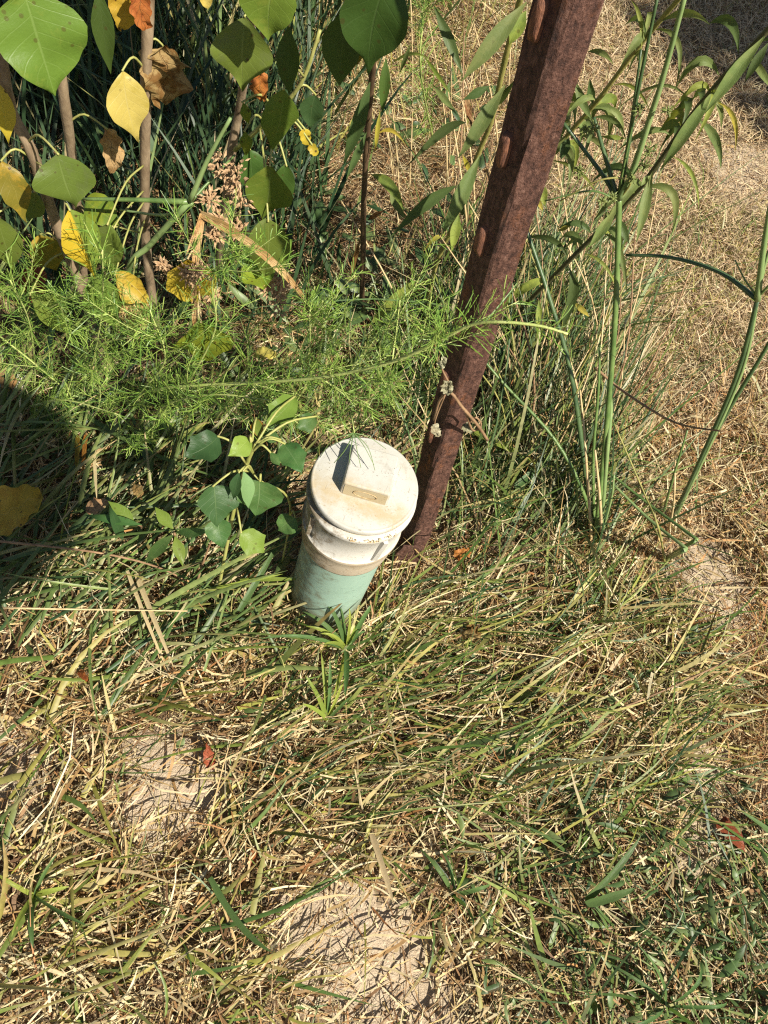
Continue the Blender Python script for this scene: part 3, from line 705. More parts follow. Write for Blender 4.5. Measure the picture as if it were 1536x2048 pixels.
# screw cap
cap_prof = [(0.04569, T - 0.008), (0.04925, T - 0.0078), (0.05022, T - 0.0070), (0.05060, T - 0.0050), (0.05050, T - 0.0018), (0.04983, T - 0.0006), (0.04858, T), (0.04791, T - 0.0003), (0.04714, T - 0.0001), (0.03, T + 0.0002), (0.012, T + 0.0002)]
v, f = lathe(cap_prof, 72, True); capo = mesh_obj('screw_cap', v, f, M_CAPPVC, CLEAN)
prof = []
for k in range(9): prof.append((0.0452 + (0.0013 if k % 2 else 0), T - 0.0172 + k * 0.0012))
v, f = lathe(prof); mesh_obj('thread', v, f, M_STAIN, capo)
KC = sum(at_z(*zz(*q), PIPE_T[2] + 0.018) for q in ((790, 240), (1130, 330), (1105, 640), (722, 610))) / 4
KC = KC - AX * ((KC - PIPE_B) @ AX - (T + 0.018))
def kpt(x, y, z): return KC + E1 * x + E2 * y + AX * z
def knob():
    v = []; f = []; h = 0.0215; c = 0.0022
    def ringp(s, z, ch):
        out = []
        for sx, sy in ((-1, -1), (1, -1), (1, 1), (-1, 1)):
            for d in (0, 1):
                if (sx * sy > 0) == (d == 0): out.append(kpt(sx * (s - ch), sy * s, z)) if True else None
                else: out.append(kpt(sx * s, sy * (s - ch), z))
        # order corners so that the loop runs round the square
        return out
    rings = []
    for s, z in ((h + 0.0012, -0.0178), (h + 0.0002, -0.0012), (h - 0.0003, -0.0003), (h - 0.0014, 0.0)):
        ring = []
        for k in range(4):
            a0 = math.pi / 4 + k * math.pi / 2
            for j in (-1, 0, 1):
                a = a0 + j * 0.30; rr = c
                cx = (s - rr) * math.copysign(1, math.cos(a0)); cy = (s - rr) * math.copysign(1, math.sin(a0))
                b = a0 + j * math.pi / 4
                ring.append(kpt(cx + rr * math.cos(b), cy + rr * math.sin(b), z))
        rings.append(ring)
    n = 12
    for r in rings: v += r
    for i in range(len(rings) - 1):
        for k in range(n):
            f.append([i * n + k, i * n + (k + 1) % n, (i + 1) * n + (k + 1) % n, (i + 1) * n + k])
    f.append([(len(rings) - 1) * n + k for k in range(n)])
    return v, f
v, f = knob(); kn = mesh_obj('square_nut', v, f, M_CAPPVC, capo, smooth=False)
# ochre deposit and raised oval on the near face of the nut
mb = MB(); nx_, nz_ = 14, 6; vs = []
for j in range(nz_ + 1):
    for i in range(nx_ + 1):
        x = (i / nx_ - 0.5) * 0.040; z = -0.0172 + 0.0150 * j / nz_
        vs.append(kpt(x, -(0.0215 + 0.0012 * (1 - (z + 0.018) / 0.017)) - 0.0004 - 0.0003 * random.random(), z))
fs = [[j * (nx_ + 1) + i, j * (nx_ + 1) + i + 1, (j + 1) * (nx_ + 1) + i + 1, (j + 1) * (nx_ + 1) + i] for j in range(nz_) for i in range(nx_)]
mb.add(vs, fs); mb.build('stained_face', M_STAIN, capo)
ov = [kpt(0.011 * math.cos(t), -0.0226 - 0.0006, -0.0095 + 0.0046 * math.sin(t)) for t in np.linspace(0, 2 * math.pi, 25)]
tube('raised_oval', ov, 0.0004, 0.0004, M_SOIL_LINE, capo, 5)
# dirt clods along the front of the flange
mb = MB()
for k in range(80):
    th = random.choice((-1.55, -1.2, -1.05, -0.85)) + random.gauss(0, 0.07); p = loc3(0.0525 + random.uniform(-0.002, 0.001), th, T - 0.0160 + random.uniform(-0.0005, 0.001))
    s = random.uniform(0.0003, 0.0012); q = [p + s * np.array(random.choices((-1, 1), k=3)) * np.random.default_rng(k).uniform(0.5, 1, 3) for _ in range(5)]
    mb.add([p + np.array([s, 0, 0]), p + np.array([-s, s * .4, 0]), p + np.array([0, -s, s * .3]), p + np.array([0, 0.2 * s, s]), p + np.array([0, s, -s * .5])], [[0, 2, 3], [1, 3, 2], [0, 3, 4], [1, 4, 3]])
mb.build('dirt_crust', M_SOIL_LINE, coup, smooth=False)

# ---------------------------------------------------------------- rusty fence post
POST_B = at_z(815, 1125, 0.0)
POST_T = on_v(POST_B, 1136, 0)
def rust_material(name='rusty_steel'):
    m, nd, lk, b = mat_new(name)
    tc = nd.new('ShaderNodeTexCoord'); P = tc.outputs['Object']
    mp = nd.new('ShaderNodeMapping'); mp.inputs['Scale'].default_value = (1, 1, 0.62); lk.new(P, mp.inputs[0])
    n1 = noise(nd, lk, 34, 7, mp.outputs[0], 0.75); n2 = noise(nd, lk, 230, 8, mp.outputs[0], 0.8); n3 = noise(nd, lk, 700, 3, P)
    r = ramp(nd, [(0.30, (0.020, 0.011, 0.009)), (0.43, (0.065, 0.030, 0.022)), (0.54, (0.135, 0.064, 0.045)), (0.66, (0.23, 0.125, 0.092)), (0.78, (0.36, 0.23, 0.17))]); lk.new(n2, r.inputs[0])
    o = ramp(nd, [(0.3, (0.25, 0.07, 0.018)), (0.7, (0.46, 0.17, 0.045))]); lk.new(n3, o.inputs[0])
    sx = nd.new('ShaderNodeSeparateXYZ'); lk.new(P, sx.inputs[0])
    zf = math_n(nd, lk, 'SUBTRACT', 1.0, step_n(nd, lk, sx.outputs[2], 0.22, 0.46))
    k = math_n(nd, lk, 'MULTIPLY', step_n(nd, lk, n1, 0.52, 0.72), math_n(nd, lk, 'ADD', 0.42, math_n(nd, lk, 'MULTIPLY', zf, 0.5)))
    c = mixc(nd, lk, k, r.outputs[0], o.outputs[0])
    n4 = noise(nd, lk, 260, 5, P, 0.72)
    pit = math_n(nd, lk, 'MULTIPLY', step_n(nd, lk, n4, 0.60, 0.68), step_n(nd, lk, n1, 0.36, 0.52))
    c = mixc(nd, lk, math_n(nd, lk, 'MULTIPLY', pit, 0.5), c, (0.035, 0.018, 0.013))
    lk.new(c, b.inputs['Base Color']); b.inputs['Roughness'].default_value = 0.68; b.inputs['Specular IOR Level'].default_value = 0.35
    bump(nd, lk, b, math_n(nd, lk, 'SUBTRACT', math_n(nd, lk, 'ADD', math_n(nd, lk, 'MULTIPLY', n2, 0.8), math_n(nd, lk, 'MULTIPLY', n3, 0.3)), pit), 1.0, 0.0028)
    return m
M_RUST = rust_material()
M_STUD = stem_material('orange_rust', (0.06, 0.026, 0.018), (0.27, 0.11, 0.055), 0.75, 260, 0.8)
POST = thing('fence_post', POST_B, 'rusty steel fence post with knobs along one edge behind the white cap', 'post')
PAX = POST_T - POST_B; PL = np.linalg.norm(PAX); PAX /= PL
def ppt(x, y, z): return POST_B + PAX * z + np.array([x, y, 0])
A_DIR = np.array([-0.73, 0.68]); B_DIR = np.array([0.90, 0.44])
AN = np.array([-0.68, -0.73]); BN = np.array([0.44, -0.90])
# V section seen from above: ridge near the camera, arm A to the left (in shade), arm B to the right (in sun)
def sec():
    th = 0.0055; c = 0.0036; la, lb = 0.0255, 0.0205
    a0 = A_DIR * c; b0 = B_DIR * c
    P = [A_DIR * la, A_DIR * (la - 0.001) + AN * 0.0006, a0, (a0 + b0) * 0.32, b0, B_DIR * (lb - 0.0008), B_DIR * lb - BN * 0.001, B_DIR * lb - BN * th,
         A_DIR * (th * 0.9) + B_DIR * (th * 1.2), A_DIR * la - AN * th]
    return P
S = sec(); mb = MB(); zs = np.linspace(-0.15, 1.35, 60); v = []; f = []
for z in zs:
    for p in S:
        j = 0.00045
        q = ppt(p[0] + random.gauss(0, j), p[1] + random.gauss(0, j), z); v.append(q)
n = len(S)
for i in range(len(zs) - 1):
    for k in range(n):
        k2 = (k + 1) % n; f.append([i * n + k, (i + 1) * n + k, (i + 1) * n + k2, i * n + k2])
f.append([(len(zs) - 1) * n + k for k in range(n)])
bm_post = mesh_obj('steel_bar', v, f, M_RUST, POST, smooth=False)
for q in ((1066, 58), (1005, 318), (958, 500), (918, 665), (878, 772), (856, 880)):
    c3 = on_v(POST_B, *q); z = float((c3 - POST_B) @ PAX) - 0.002
    vs = []; fs = []
    rings = [(1.0, 0.0), (0.92, 0.0034), (0.6, 0.0052)]
    for s, h in rings:
        for k in range(16):
            a = 2 * math.pi * k / 16
            u = 0.0046 * s * math.copysign(abs(math.cos(a)) ** 0.5, math.cos(a)); w = (0.0125 * s if h < .004 else 0.0115 * s) * math.copysign(abs(math.sin(a)) ** 0.5, math.sin(a)) * (1 + 0.07 * math.sin(3 * a + q[0]))
            d = A_DIR * (0.0168 + u) + AN * (h - 0.0003)
            vs.append(ppt(d[0], d[1], z + w))
    for i in range(2):
        for k in range(16): fs.append([i * 16 + k, i * 16 + (k + 1) % 16, (i + 1) * 16 + (k + 1) % 16, (i + 1) * 16 + k])
    fs.append([32 + k for k in range(16)])
    mesh_obj('stud', vs, fs, M_STUD, POST)
# anchor plate at the foot
pl = [(-0.012, 0.058), (0.006, 0.062), (0.015, 0.050), (0.016, 0.030), (0.010, -0.02), (-0.004, -0.10), (-0.020, -0.02), (-0.019, 0.035)]
T_DIR = np.array([0.97, 0.24]); TN = np.array([0.24, -0.97])
vs = []
for off in (0.0045, 0.0075):
    for x, z in pl:
        d = T_DIR * x + TN * off; vs.append(ppt(d[0], d[1], z))
k = len(pl); fs = [list(range(k))[::-1], [k + i for i in range(k)]] + [[i, (i + 1) % k, k + (i + 1) % k, k + i] for i in range(k)]
mesh_obj('anchor_plate', vs, fs, M_RUST, POST, smooth=False)

# ---------------------------------------------------------------- leaves and stems
PROF = {
 'tallow': [(0, 0.02), (0.05, 0.22), (0.15, 0.55), (0.28, 0.85), (0.40, 0.99), (0.48, 1.0), (0.58, 0.88), (0.68, 0.62), (0.78, 0.34), (0.86, 0.17), (0.94, 0.07), (1, 0.01)],
 'round':  [(0, 0.03), (0.06, 0.42), (0.18, 0.80), (0.35, 1.0), (0.55, 0.95), (0.72, 0.68), (0.85, 0.36), (0.94, 0.12), (1, 0.01)],
 'rhomb':  [(0, 0.03), (0.10, 0.42), (0.25, 0.78), (0.42, 1.0), (0.55, 0.86), (0.66, 0.60), (0.80, 0.36), (0.92, 0.14), (1, 0.01)],
 'lobed':  [(0, 0.05), (0.08, 0.5), (0.2, 0.78), (0.34, 0.83), (0.48, 0.88), (0.60, 1.0), (0.68, 0.70), (0.80, 0.45), (0.92, 0.2), (1, 0.01)],
 'heart':  [(0, 0.30), (0.05, 0.62), (0.16, 0.92), (0.32, 1.0), (0.50, 0.86), (0.70, 0.5), (0.88, 0.2), (1, 0.01)],
 'lance':  [(0, 0.06), (0.08, 0.25), (0.22, 0.68), (0.40, 1.0), (0.55, 0.96), (0.72, 0.66), (0.88, 0.26), (1, 0.01)],
 'strip':  [(0, 0.7), (0.1, 1.0), (0.6, 0.85), (0.9, 0.4), (1, 0.03)],
 'ragged': [(0, 0.3), (0.1, 0.8), (0.25, 1.0), (0.4, 0.85), (0.55, 1.0), (0.7, 0.7), (0.85, 0.75), (1, 0.25)],
}
def leaf(parent, base, tip, wpx, mat, shape='tallow', name='leaf', mid=None, bow=0.10, fold=0.26, roll=0.0, crumple=0.0, curl=0.0, wl=1.0, wr=1.0, label=None, up=None, nu=None, material=None):
    """base/tip/mid: (px, py, distance); width in the photograph's pixels turned into metres at that distance"""
    b = pt(base) if len(base) == 3 and not isinstance(base, np.ndarray) else base
    t = pt(tip) if len(tip) == 3 and not isinstance(tip, np.ndarray) else tip
    b = np.asarray(b, float); t = np.asarray(t, float)
    L = np.linalg.norm(t - b); ctr = (b + t) / 2
    view = CAM - ctr; view /= np.linalg.norm(view)
    facing = view if up is None else np.asarray(up, float)
    if mid is not None:
        mm = pt(mid) if not isinstance(mid, np.ndarray) else mid
        ctrl = 2 * mm - 0.5 * (b + t)
    else: ctrl = ctr + facing * bow * L
    W = size_at(ctr, wpx) / 2
    pr = PROF[shape]; tx = [p[0] for p in pr]; ty = [p[1] for p in pr]
    n = nu or (20 if shape != 'lance' and shape != 'strip' else 8); mcr = 4
    seed = random.random() * 50; lat = random.uniform(-0.16, 0.16); twist = random.uniform(-0.7, 0.7); wl *= random.uniform(0.9, 1.1); wr *= random.uniform(0.9, 1.1)
    v = []; uv = []
    for i in range(n + 1):
        s = i / n
        c = (1 - s) ** 2 * b + 2 * s * (1 - s) * ctrl + s * s * t
        tg = 2 * (1 - s) * (ctrl - b) + 2 * s * (t - ctrl); tg /= (np.linalg.norm(tg) + 1e-9)
        side = np.cross(tg, facing); side /= (np.linalg.norm(side) + 1e-9)
        nr = np.cross(side, tg)
        rl = roll + twist * (s - 0.4); sd = side * math.cos(rl) + nr * math.sin(rl); nn = np.cross(sd, tg)
        h = float(np.interp(s, tx, ty)) * W * (1 + 0.035 * math.sin(seed + 9 * s) + 0.010 * math.sin(2 * seed + 31 * s))
        c = c + sd * lat * W * math.sin(math.pi * s)
        for j in range(mcr + 1):
            u = j / mcr * 2 - 1
            k = wl if u < 0 else wr
            off = sd * u * h * k + nn * (fold * abs(u) * h) - nn * curl * h * u * u * math.sin(math.pi * s)
            off = off + nn * (W * abs(u) * (0.08 * math.sin(seed + s * 9 + u * 2.0) + 0.05 * math.sin(seed * 3 + s * 17 - u * 3)))
            if crumple:
                off = off + nn * crumple * W * (0.5 * math.sin(seed + 11 * s + 4 * u) + 0.4 * math.sin(seed * 2 + 17 * s - 7 * u)) + sd * crumple * 0.35 * W * math.sin(seed + 23 * s)
            v.append(c + off); uv.append((u * 0.5 + 0.5, s))
    f = [[i * (mcr + 1) + j, i * (mcr + 1) + j + 1, (i + 1) * (mcr + 1) + j + 1, (i + 1) * (mcr + 1) + j] for i in range(n) for j in range(mcr)]
    o = mesh_obj(name, v, f, material or LM[mat], parent, origin=b, uv=uv)
    if label: o['label'] = label
    return o, b
def petiole(leaf_o, b, to, mat='petiole', r=0.0009, sag=0.012):
    to = np.asarray(to, float); mid = (b + to) / 2 + np.array([0, 0, sag])
    path = smooth_path([to, mid, b + np.array([0, 0, 0.001]), b], 4)
    tube('petiole', path, r * 1.3, r, SM[mat], leaf_o, 5)
def nearest(path, p, up=0.015):
    q = np.asarray(p) + np.array([0, 0, -up])
    return min(path, key=lambda s: np.linalg.norm(s - q))
def stem_path(spec, n=6): return smooth_path([pt(q) for q in spec], n)
def plant(name, label, cat, stems, leaves, group=None, stem_name='stem', pet=None, sides=7):
    """stems: (spec, r0, r1, material); leaves: dicts/tuples for leaf()"""
    b0 = pt(stems[0][0][0])
    root = thing(name, b0, label, cat, group)
    paths = []
    for spec, r0, r1, mt in stems:
        p = stem_path(spec); paths += p
        tube(stem_name, p, r0, r1, SM[mt], root, sides, 0.06)
    for L in leaves:
        kw = L[4] if len(L) > 4 else {}
        o, b = leaf(root, L[0], L[1], L[2], L[3], **kw)
        if pet:
            q = nearest(paths, b)
            if 0.004 < np.linalg.norm(q - b) < pet[1]: petiole(o, b, q, pet[0])
    return root

# Chinese-tallow style saplings, upper left
D1, D2, D3, D4 = 0.50, 0.56, 0.60, 0.66
plant('sapling', 'leaning brown sapling at the left edge with yellow and green pointed leaves', 'sapling',
  [([(215, 745, 'g'), (160, 570, D1 + .03), (110, 440, D1 + .02), (62, 300, D1), (26, 230, D1), (2, 120, D1), (-30, -40, D1)], 0.0062, 0.0045, 'bark')],
  [((48, -18, .46), (110, 192, .45), 176, 'green', dict(shape='round', fold=0.10, bow=0.06, roll=0.1)),
   ((-5, 165, .49), (18, 292, .48), 46, 'yellow'),
   ((4, 322, .48), (52, 447, .47), 56, 'olive', dict(crumple=0.12)),
   ((-8, 430, .47), (30, 545, .47), 62, 'mid'),
   ((80, 470, .52), (112, 540, .52), 68, 'olive', dict(shape='round')),
   ((115, 308, .47), (152, 418, .46), 116, 'mid', dict(shape='tallow', roll=-0.15)),
   ((138, 418, .46), (190, 556, .45), 92, 'two', dict(roll=0.35, curl=0.5, shape='tallow')),
   ((70, 385, .50), (55, 440, .50), 50, 'mid', dict(shape='round')),
   ((62, 588, .45), (138, 668, .46), 62, 'mid', dict(shape='lance', roll=0.3)),
   ((-20, 885, .36), (16, 965, .36), 46, 'dark', dict(shape='round'))],
  pet=('petiole', 0.13))
plant('sapling', 'short brown sapling stem partly hidden behind the big green leaf', 'sapling',
  [([(176, 640, 'g'), (160, 480, D2 + .04), (145, 320, D2 + .02), (125, 170, D2), (105, 0, D2), (95, -60, D2)], 0.0058, 0.0045, 'bark')],
  [((196, -30, .55), (222, 148, .54), 40, 'dark', dict(shape='lance', fold=0.4)),
   ((170, 400, .56), (238, 452, .55), 62, 'lime', dict(shape='round')),
   ((100, 0, .55), (112, 45, .55), 40, 'brown', dict(crumple=0.3)),
   ((212, 258, .57), (228, 345, .57), 44, 'tan', dict(crumple=0.35, shape='ragged', roll=0.4)),
   ((75, 532, .57), (60, 600, .57), 55, 'rust', dict(crumple=0.3, shape='round'))],
  pet=('straw' if False else 'petiole', 0.12))
plant('sapling', 'straight upright brown sapling with yellow, spotted and withered leaves', 'sapling',
  [([(316, 690, 'g'), (305, 600, D3 + .02), (293, 500, D3 + .01), (290, 400, D3), (291, 250, D3 - .01), (293, 120, D3 - .02), (298, 0, D3 - .02), (300, -60, D3 - .02)], 0.0064, 0.0046, 'bark')],
  [((246, 142, .55), (276, 284, .54), 88, 'pale', dict(shape='tallow', roll=0.25)),
   ((325, 92, .59), (332, 205, .59), 100, 'brown', dict(shape='ragged', crumple=0.4)),
   ((235, -30, .57), (250, 58, .57), 62, 'yellow', dict(shape='ragged', crumple=0.25)),
   ((278, -30, .56), (290, 60, .56), 42, 'orange', dict(shape='ragged', crumple=0.25)),
   ((217, 446, .50), (226, 552, .50), 80, 'mid', dict(shape='tallow', wl=0.55, wr=1.2, roll=-0.2, curl=0.3)),
   ((186, 545, .47), (232, 655, .47), 82, 'mid', dict(shape='rhomb')),
   ((232, 545, .49), (306, 616, .485), 66, 'yellow', dict(shape='tallow', curl=0.7, roll=0.5)),
   ((262, 592, .49), (274, 662, .49), 62, 'tan', dict(shape='ragged', crumple=0.3)),
   ((150, 470, .55), (172, 535, .54), 60, 'mid', dict(shape='round'))],
  pet=('petiole', 0.14))
LEAFY = plant('sapling', 'leafy green sapling behind the tan seed heads with a branch reaching over the top', 'sapling',
  [([(430, 560, 'g'), (452, 400, D4 + .01), (465, 290, D4), (480, 210, D4 - .01), (500, 60, D4 - .05), (520, -80, D4 - .08)], 0.0058, 0.0036, 'bark'),
   ([(490, 140, D4 - .03), (560, 10, D4 - .10), (660, -60, D4 - .14), (790, -70, D4 - .16)], 0.003, 0.002, 'bark'),
   ([(470, 300, D4 - .01), (530, 245, .63), (600, 170, .62), (640, 60, .62)], 0.0025, 0.0016, 'petiole')],
  [((490, 34, .56), (486, 183, .55), 112, 'mid', dict(shape='tallow', roll=-0.1)),
   ((556, -60, .53), (538, 78, .53), 112, 'green', dict(shape='round')),
   ((568, 178, .58), (541, 306, .58), 78, 'green', dict(shape='tallow', roll=0.35, curl=0.4)),
   ((578, 52, .57), (578, 188, .57), 46, 'dark', dict(shape='lance')),
   ((540, 330, .57), (524, 440, .57), 92, 'green', dict(shape='tallow')),
   ((572, 330, .60), (560, 415, .60), 52, 'dark', dict(shape='round')),
   ((536, 438, .56), (530, 552, .56), 88, 'mid', dict(shape='round')),
   ((500, 512, .57), (528, 578, .57), 66, 'lime', dict(shape='round')),
   ((486, 205, .59), (497, 248, .59), 22, 'lime', dict(shape='lance')),
   ((490, 262, .59), (492, 312, .59), 26, 'lime', dict(shape='lance', curl=0.6)),
   ((518, 142, .61), (522, 200, .61), 36, 'orange', dict(shape='ragged', crumple=0.3)),
   ((780, -60, .50), (736, 152, .50), 150, 'dark', dict(shape='tallow')),  # leaf in full shade, painted with the dark colour
   ((697, 22, .52), (680, 172, .52), 78, 'dark', dict(shape='round')),
   ((712, 60, .53), (715, 130, .53), 40, 'olive', dict(shape='round')),
   ((412, -20, .56), (416, 20, .56), 26, 'pale', dict(shape='round')),
   ((608, 258, .63), (614, 290, .63), 22, 'yellow', dict(shape='ragged')),
   ((622, 288, .63), (634, 310, .63), 20, 'yellow', dict(shape='ragged')),
   ((630, 190, .64), (622, 255, .64), 46, 'seeddark', dict(shape='round')),
   ((500, 300, .64), (510, 390, .64), 60, 'dark', dict(shape='round'))],
  pet=('petiole', 0.13))
plant('sapling', 'yellow leaved seedling standing in front of the seed heads above the feathery weed', 'sapling',
  [([(402, 760, 'g'), (400, 680, .52), (396, 600, .52), (400, 505, .52)], 0.0018, 0.001, 'straw')],
  [((376, 518, .50), (396, 606, .50), 96, 'yellow', dict(shape='round', crumple=0.12)),
   ((402, 643, .47), (404, 722, .47), 116, 'lime', dict(shape='rhomb', roll=0.1))],
  pet=('straw', 0.09))
# young seedling beside the cap
plant('seedling', 'green seedling with lobed leaves on long stalks left of the white cap', 'seedling',
  [([(430, 1215, 'g'), (470, 1010, '0.20'), (490, 940, '0.28'), (502, 908, '0.31'), (512, 888, '0.325')], 0.0022, 0.0016, 'petiole'),
   ([(560, 1150, 'g'), (580, 1010, '0.22'), (521, 962, '0.29'), (490, 925, '0.295')], 0.0012, 0.001, 'petiole')],
  [((568, 888, '0.325'), (604, 945, '0.325'), 62, 'seed', dict(shape='lobed', roll=0.1)),
   ((437, 874, '0.325'), (370, 914, '0.325'), 72, 'seeddark', dict(shape='lobed', roll=-0.2)),
   ((500, 876, '0.325'), (455, 912, '0.325'), 46, 'seedlime', dict(shape='rhomb')),
   ((588, 795, '0.325'), (532, 852, '0.325'), 58, 'seedlime', dict(shape='lobed')),
   ((630, 834, '0.325'), (592, 856, '0.325'), 38, 'seed', dict(shape='lobed')),
   ((512, 838, '0.325'), (519, 878, '0.325'), 30, 'limeorange', dict(shape='rhomb')),
   ((520, 962, '0.305'), (512, 1030, '0.275'), 104, 'seed', dict(shape='heart', roll=0.05)),
   ((487, 942, '0.325'), (496, 1016, '0.295'), 34, 'under', dict(shape='lance', roll=0.5)),
   ((478, 945, '0.325'), (466, 1000, '0.305'), 30, 'seeddark', dict(shape='lance', roll=-0.5)),
   ((428, 972, '0.305'), (434, 1054, '0.275'), 86, 'seeddark', dict(shape='heart', roll=0.25, wl=1.05, wr=0.8)),
   ((436, 1040, '0.210'), (446, 1097, '0.190'), 56, 'seed', dict(shape='heart')),
   ((482, 1064, '0.210'), (529, 1104, '0.190'), 54, 'seedlime', dict(shape='lobed')),
   ((590, 1035, '0.210'), (556, 1062, '0.190'), 46, 'seed', dict(shape='round')),
   ((540, 905, '0.325'), (560, 932, '0.325'), 20, 'seed', dict(shape='lance', curl=0.8)),
   ((560, 880, '0.325'), (520, 868, '0.325'), 26, 'seed', dict(shape='rhomb'))],
  pet=('petiole', 0.11))
plant('small_weed', 'little weed with four narrow green leaves in a cross, left of the seedling', 'weed',
  [([(352, 1080, 'g'), (350, 1070, .30), (348, 1064, .305)], 0.0016, 0.0012, 'brown')],
  [((346, 1058, .305), (310, 1014, .32), 26, 'seedlime', dict(shape='lance')),
   ((352, 1064, .305), (424, 1062, .30), 20, 'seed', dict(shape='lance')),
   ((345, 1070, .30), (292, 1126, .28), 26, 'seed', dict(shape='lance')),
   ((350, 1072, .30), (366, 1134, .275), 24, 'seedlime', dict(shape='lance'))])
plant('small_weed', 'little narrow leaved weed lying beside the orange fallen leaf', 'weed',
  [([(280, 1062, 'g'), (282, 1052, .31), (262, 1046, .31)], 0.0013, 0.001, 'brown')],
  [((270, 1046, .31), (216, 1002, .32), 26, 'seedlime', dict(shape='lance')),
   ((284, 1050, .305), (168, 1030, .30), 20, 'seed', dict(shape='lance')),
   ((246, 1082, .30), (218, 1010, .30), 22, 'seeddark', dict(shape='lance'))])

# ---------------------------------------------------------------- goldenrods
UPPER = []
def gl(b, t, w, mat='gold', mid=None, **k):
    k.setdefault('fold', 0.42); w = w * 0.64
    d = dict(shape='lance', **k)
    if mid is not None: d['mid'] = mid
    return (b, t, w, mat, d)
Y = 0.72
GR1 = plant('goldenrod', 'tall dark stemmed weed leaning right from behind the post with long drooping leaves', 'plant',
  [([(985, 690, 'g'), (1040, 622, .80), (1130, 530, .76), (1240, 420, .73), (1300, 350, .72), (1400, 210, .70), (1536, 60, .68), (1600, -10, .67)], 0.0032, 0.0026, 'golddark')],
  [gl((1232, 420, Y), (1177, 496, Y - .02), 34), gl((1530, 72, .67), (1408, 228, .65), 42), gl((1430, 178, .69), (1318, 345, .67), 40, fold=.4),
   gl((1536, 86, .67), (1489, 165, .66), 30, 'golddark'), gl((1438, 150, .70), (1349, 182, .70), 26, mid=(1396, 124, .69)),
   gl((1436, 205, .69), (1470, 305, .66), 16, 'goldyel', mid=(1468, 240, .68)), gl((1394, 238, .70), (1442, 340, .67), 26, mid=(1430, 280, .69)),
   gl((1345, 313, .71), (1398, 422, .68), 12, 'goldlime', mid=(1385, 350, .7)), gl((1305, 342, .71), (1272, 487, .67), 32),
   gl((1380, 202, .70), (1225, 226, .72), 10, 'gold', mid=(1315, 172, .71)), gl((1340, 270, .70), (1227, 308, .70), 20, mid=(1296, 262, .70)),
   gl((1362, 238, .69), (1318, 262, .69), 26, 'goldlime', curl=.4), gl((1183, 468, .74), (1118, 456, .74), 22, 'golddark', mid=(1155, 448, .74)),
   gl((1140, 452, .735), (1116, 462, .735), 14, 'goldyel'),
   gl((1237, 436, .72), (1258, 488, .71), 26, 'golddark'), gl((1209, 467, .72), (1254, 594, .69), 20, 'gold', mid=(1240, 505, .71)),
   gl((1138, 537, .75), (1113, 676, .72), 32, 'golddark', mid=(1144, 592, .74)), gl((1098, 560, .77), (994, 626, .76), 30, 'goldlime', mid=(1050, 576, .76)),
   gl((1078, 600, .78), (1083, 676, .76), 26, 'goldlime'), gl((1148, 605, .76), (1179, 634, .75), 18, 'goldyel'),
   gl((1167, 508, .74), (1238, 588, .72), 11, 'goldlime', mid=(1208, 530, .73)), gl((1045, 477, .80), (1138, 522, .77), 18, 'golddark', mid=(1105, 480, .78)),
   gl((1300, 352, .71), (1282, 372, .70), 20, 'gold'), gl((1420, 185, .69), (1442, 262, .67), 18, 'gold', mid=(1440, 215, .69)),
   gl((1500, 110, .68), (1545, 180, .66), 22, 'gold')])
Y = 0.78
GR2 = plant('goldenrod', 'slender lime stemmed weed right of the rusty post with curled narrow leaves', 'plant',
  [([(1035, 560, 'g'), (1070, 400, .86), (1101, 312, .82), (1140, 265, .80), (1195, 202, .78), (1279, 91, .75), (1356, 0, .72), (1400, -50, .70)], 0.0028, 0.0022, 'goldstem')],
  [gl((1150, 160, .78), (1184, 240, .76), 30, 'gold', mid=(1166, 205, .77)), gl((1185, 207, .78), (1180, 156, .77), 26, 'golddark'),
   gl((1225, 171, .77), (1303, 230, .74), 11, 'goldlime', mid=(1270, 176, .76)), gl((1280, 66, .74), (1271, 102, .73), 22, 'gold'),
   gl((1262, 0, .75), (1283, 106, .73), 12, 'goldlime', mid=(1280, 40, .74)), gl((1175, 103, .79), (1228, 131, .77), 18, 'gold', mid=(1205, 106, .78)),
   gl((1185, 235, .78), (1252, 281, .75), 18, 'gold', mid=(1228, 242, .77)), gl((1251, 277, .74), (1200, 273, .74), 15, 'goldlime'),
   gl((1150, 270, .79), (1219, 347, .75), 17, 'gold', mid=(1198, 288, .77)), gl((1138, 276, .79), (1121, 320, .77), 32, 'golddark'),
   gl((1101, 321, .82), (1196, 392, .78), 11, 'goldlime', mid=(1155, 340, .80)), gl((1132, 275, .80), (1100, 318, .80), 18, 'gold'),
   gl((1080, 365, .84), (1090, 412, .83), 28, 'goldlime'), gl((1072, 395, .85), (1086, 422, .84), 16, 'goldyel'),
   gl((1324, 42, .73), (1420, 50, .70), 24, 'gold', mid=(1376, 26, .72)), gl((1419, 47, .70), (1477, 110, .67), 32, 'golddark', mid=(1462, 44, .69)),
   gl((1290, 80, .745), (1310, 40, .73), 14, 'gold')])
def droop(root, spec, n, wpx, mats, seed):
    r2 = random.Random(seed); p = stem_path(spec)
    for k in range(n):
        s = p[r2.randint(len(p) // 5, len(p) - 2)]; th = r2.uniform(0, 6.28); l = r2.uniform(0.035, 0.075)
        d = np.array([math.cos(th), math.sin(th), 0.0])
        leaf(root, s, s + d * l * .75 + np.array([0, 0, -l * r2.uniform(.1, .7)]), wpx * r2.uniform(.6, 1.1), r2.choice(mats), shape='lance', mid=s + d * l * .45 + np.array([0, 0, l * r2.uniform(.05, .22)]), fold=.4)
droop(GR1, [(1040, 622, .80), (1130, 530, .76), (1240, 420, .73), (1300, 350, .72), (1400, 210, .70), (1536, 60, .68)], 18, 17, ['gold', 'gold', 'goldlime', 'golddark'], 3)
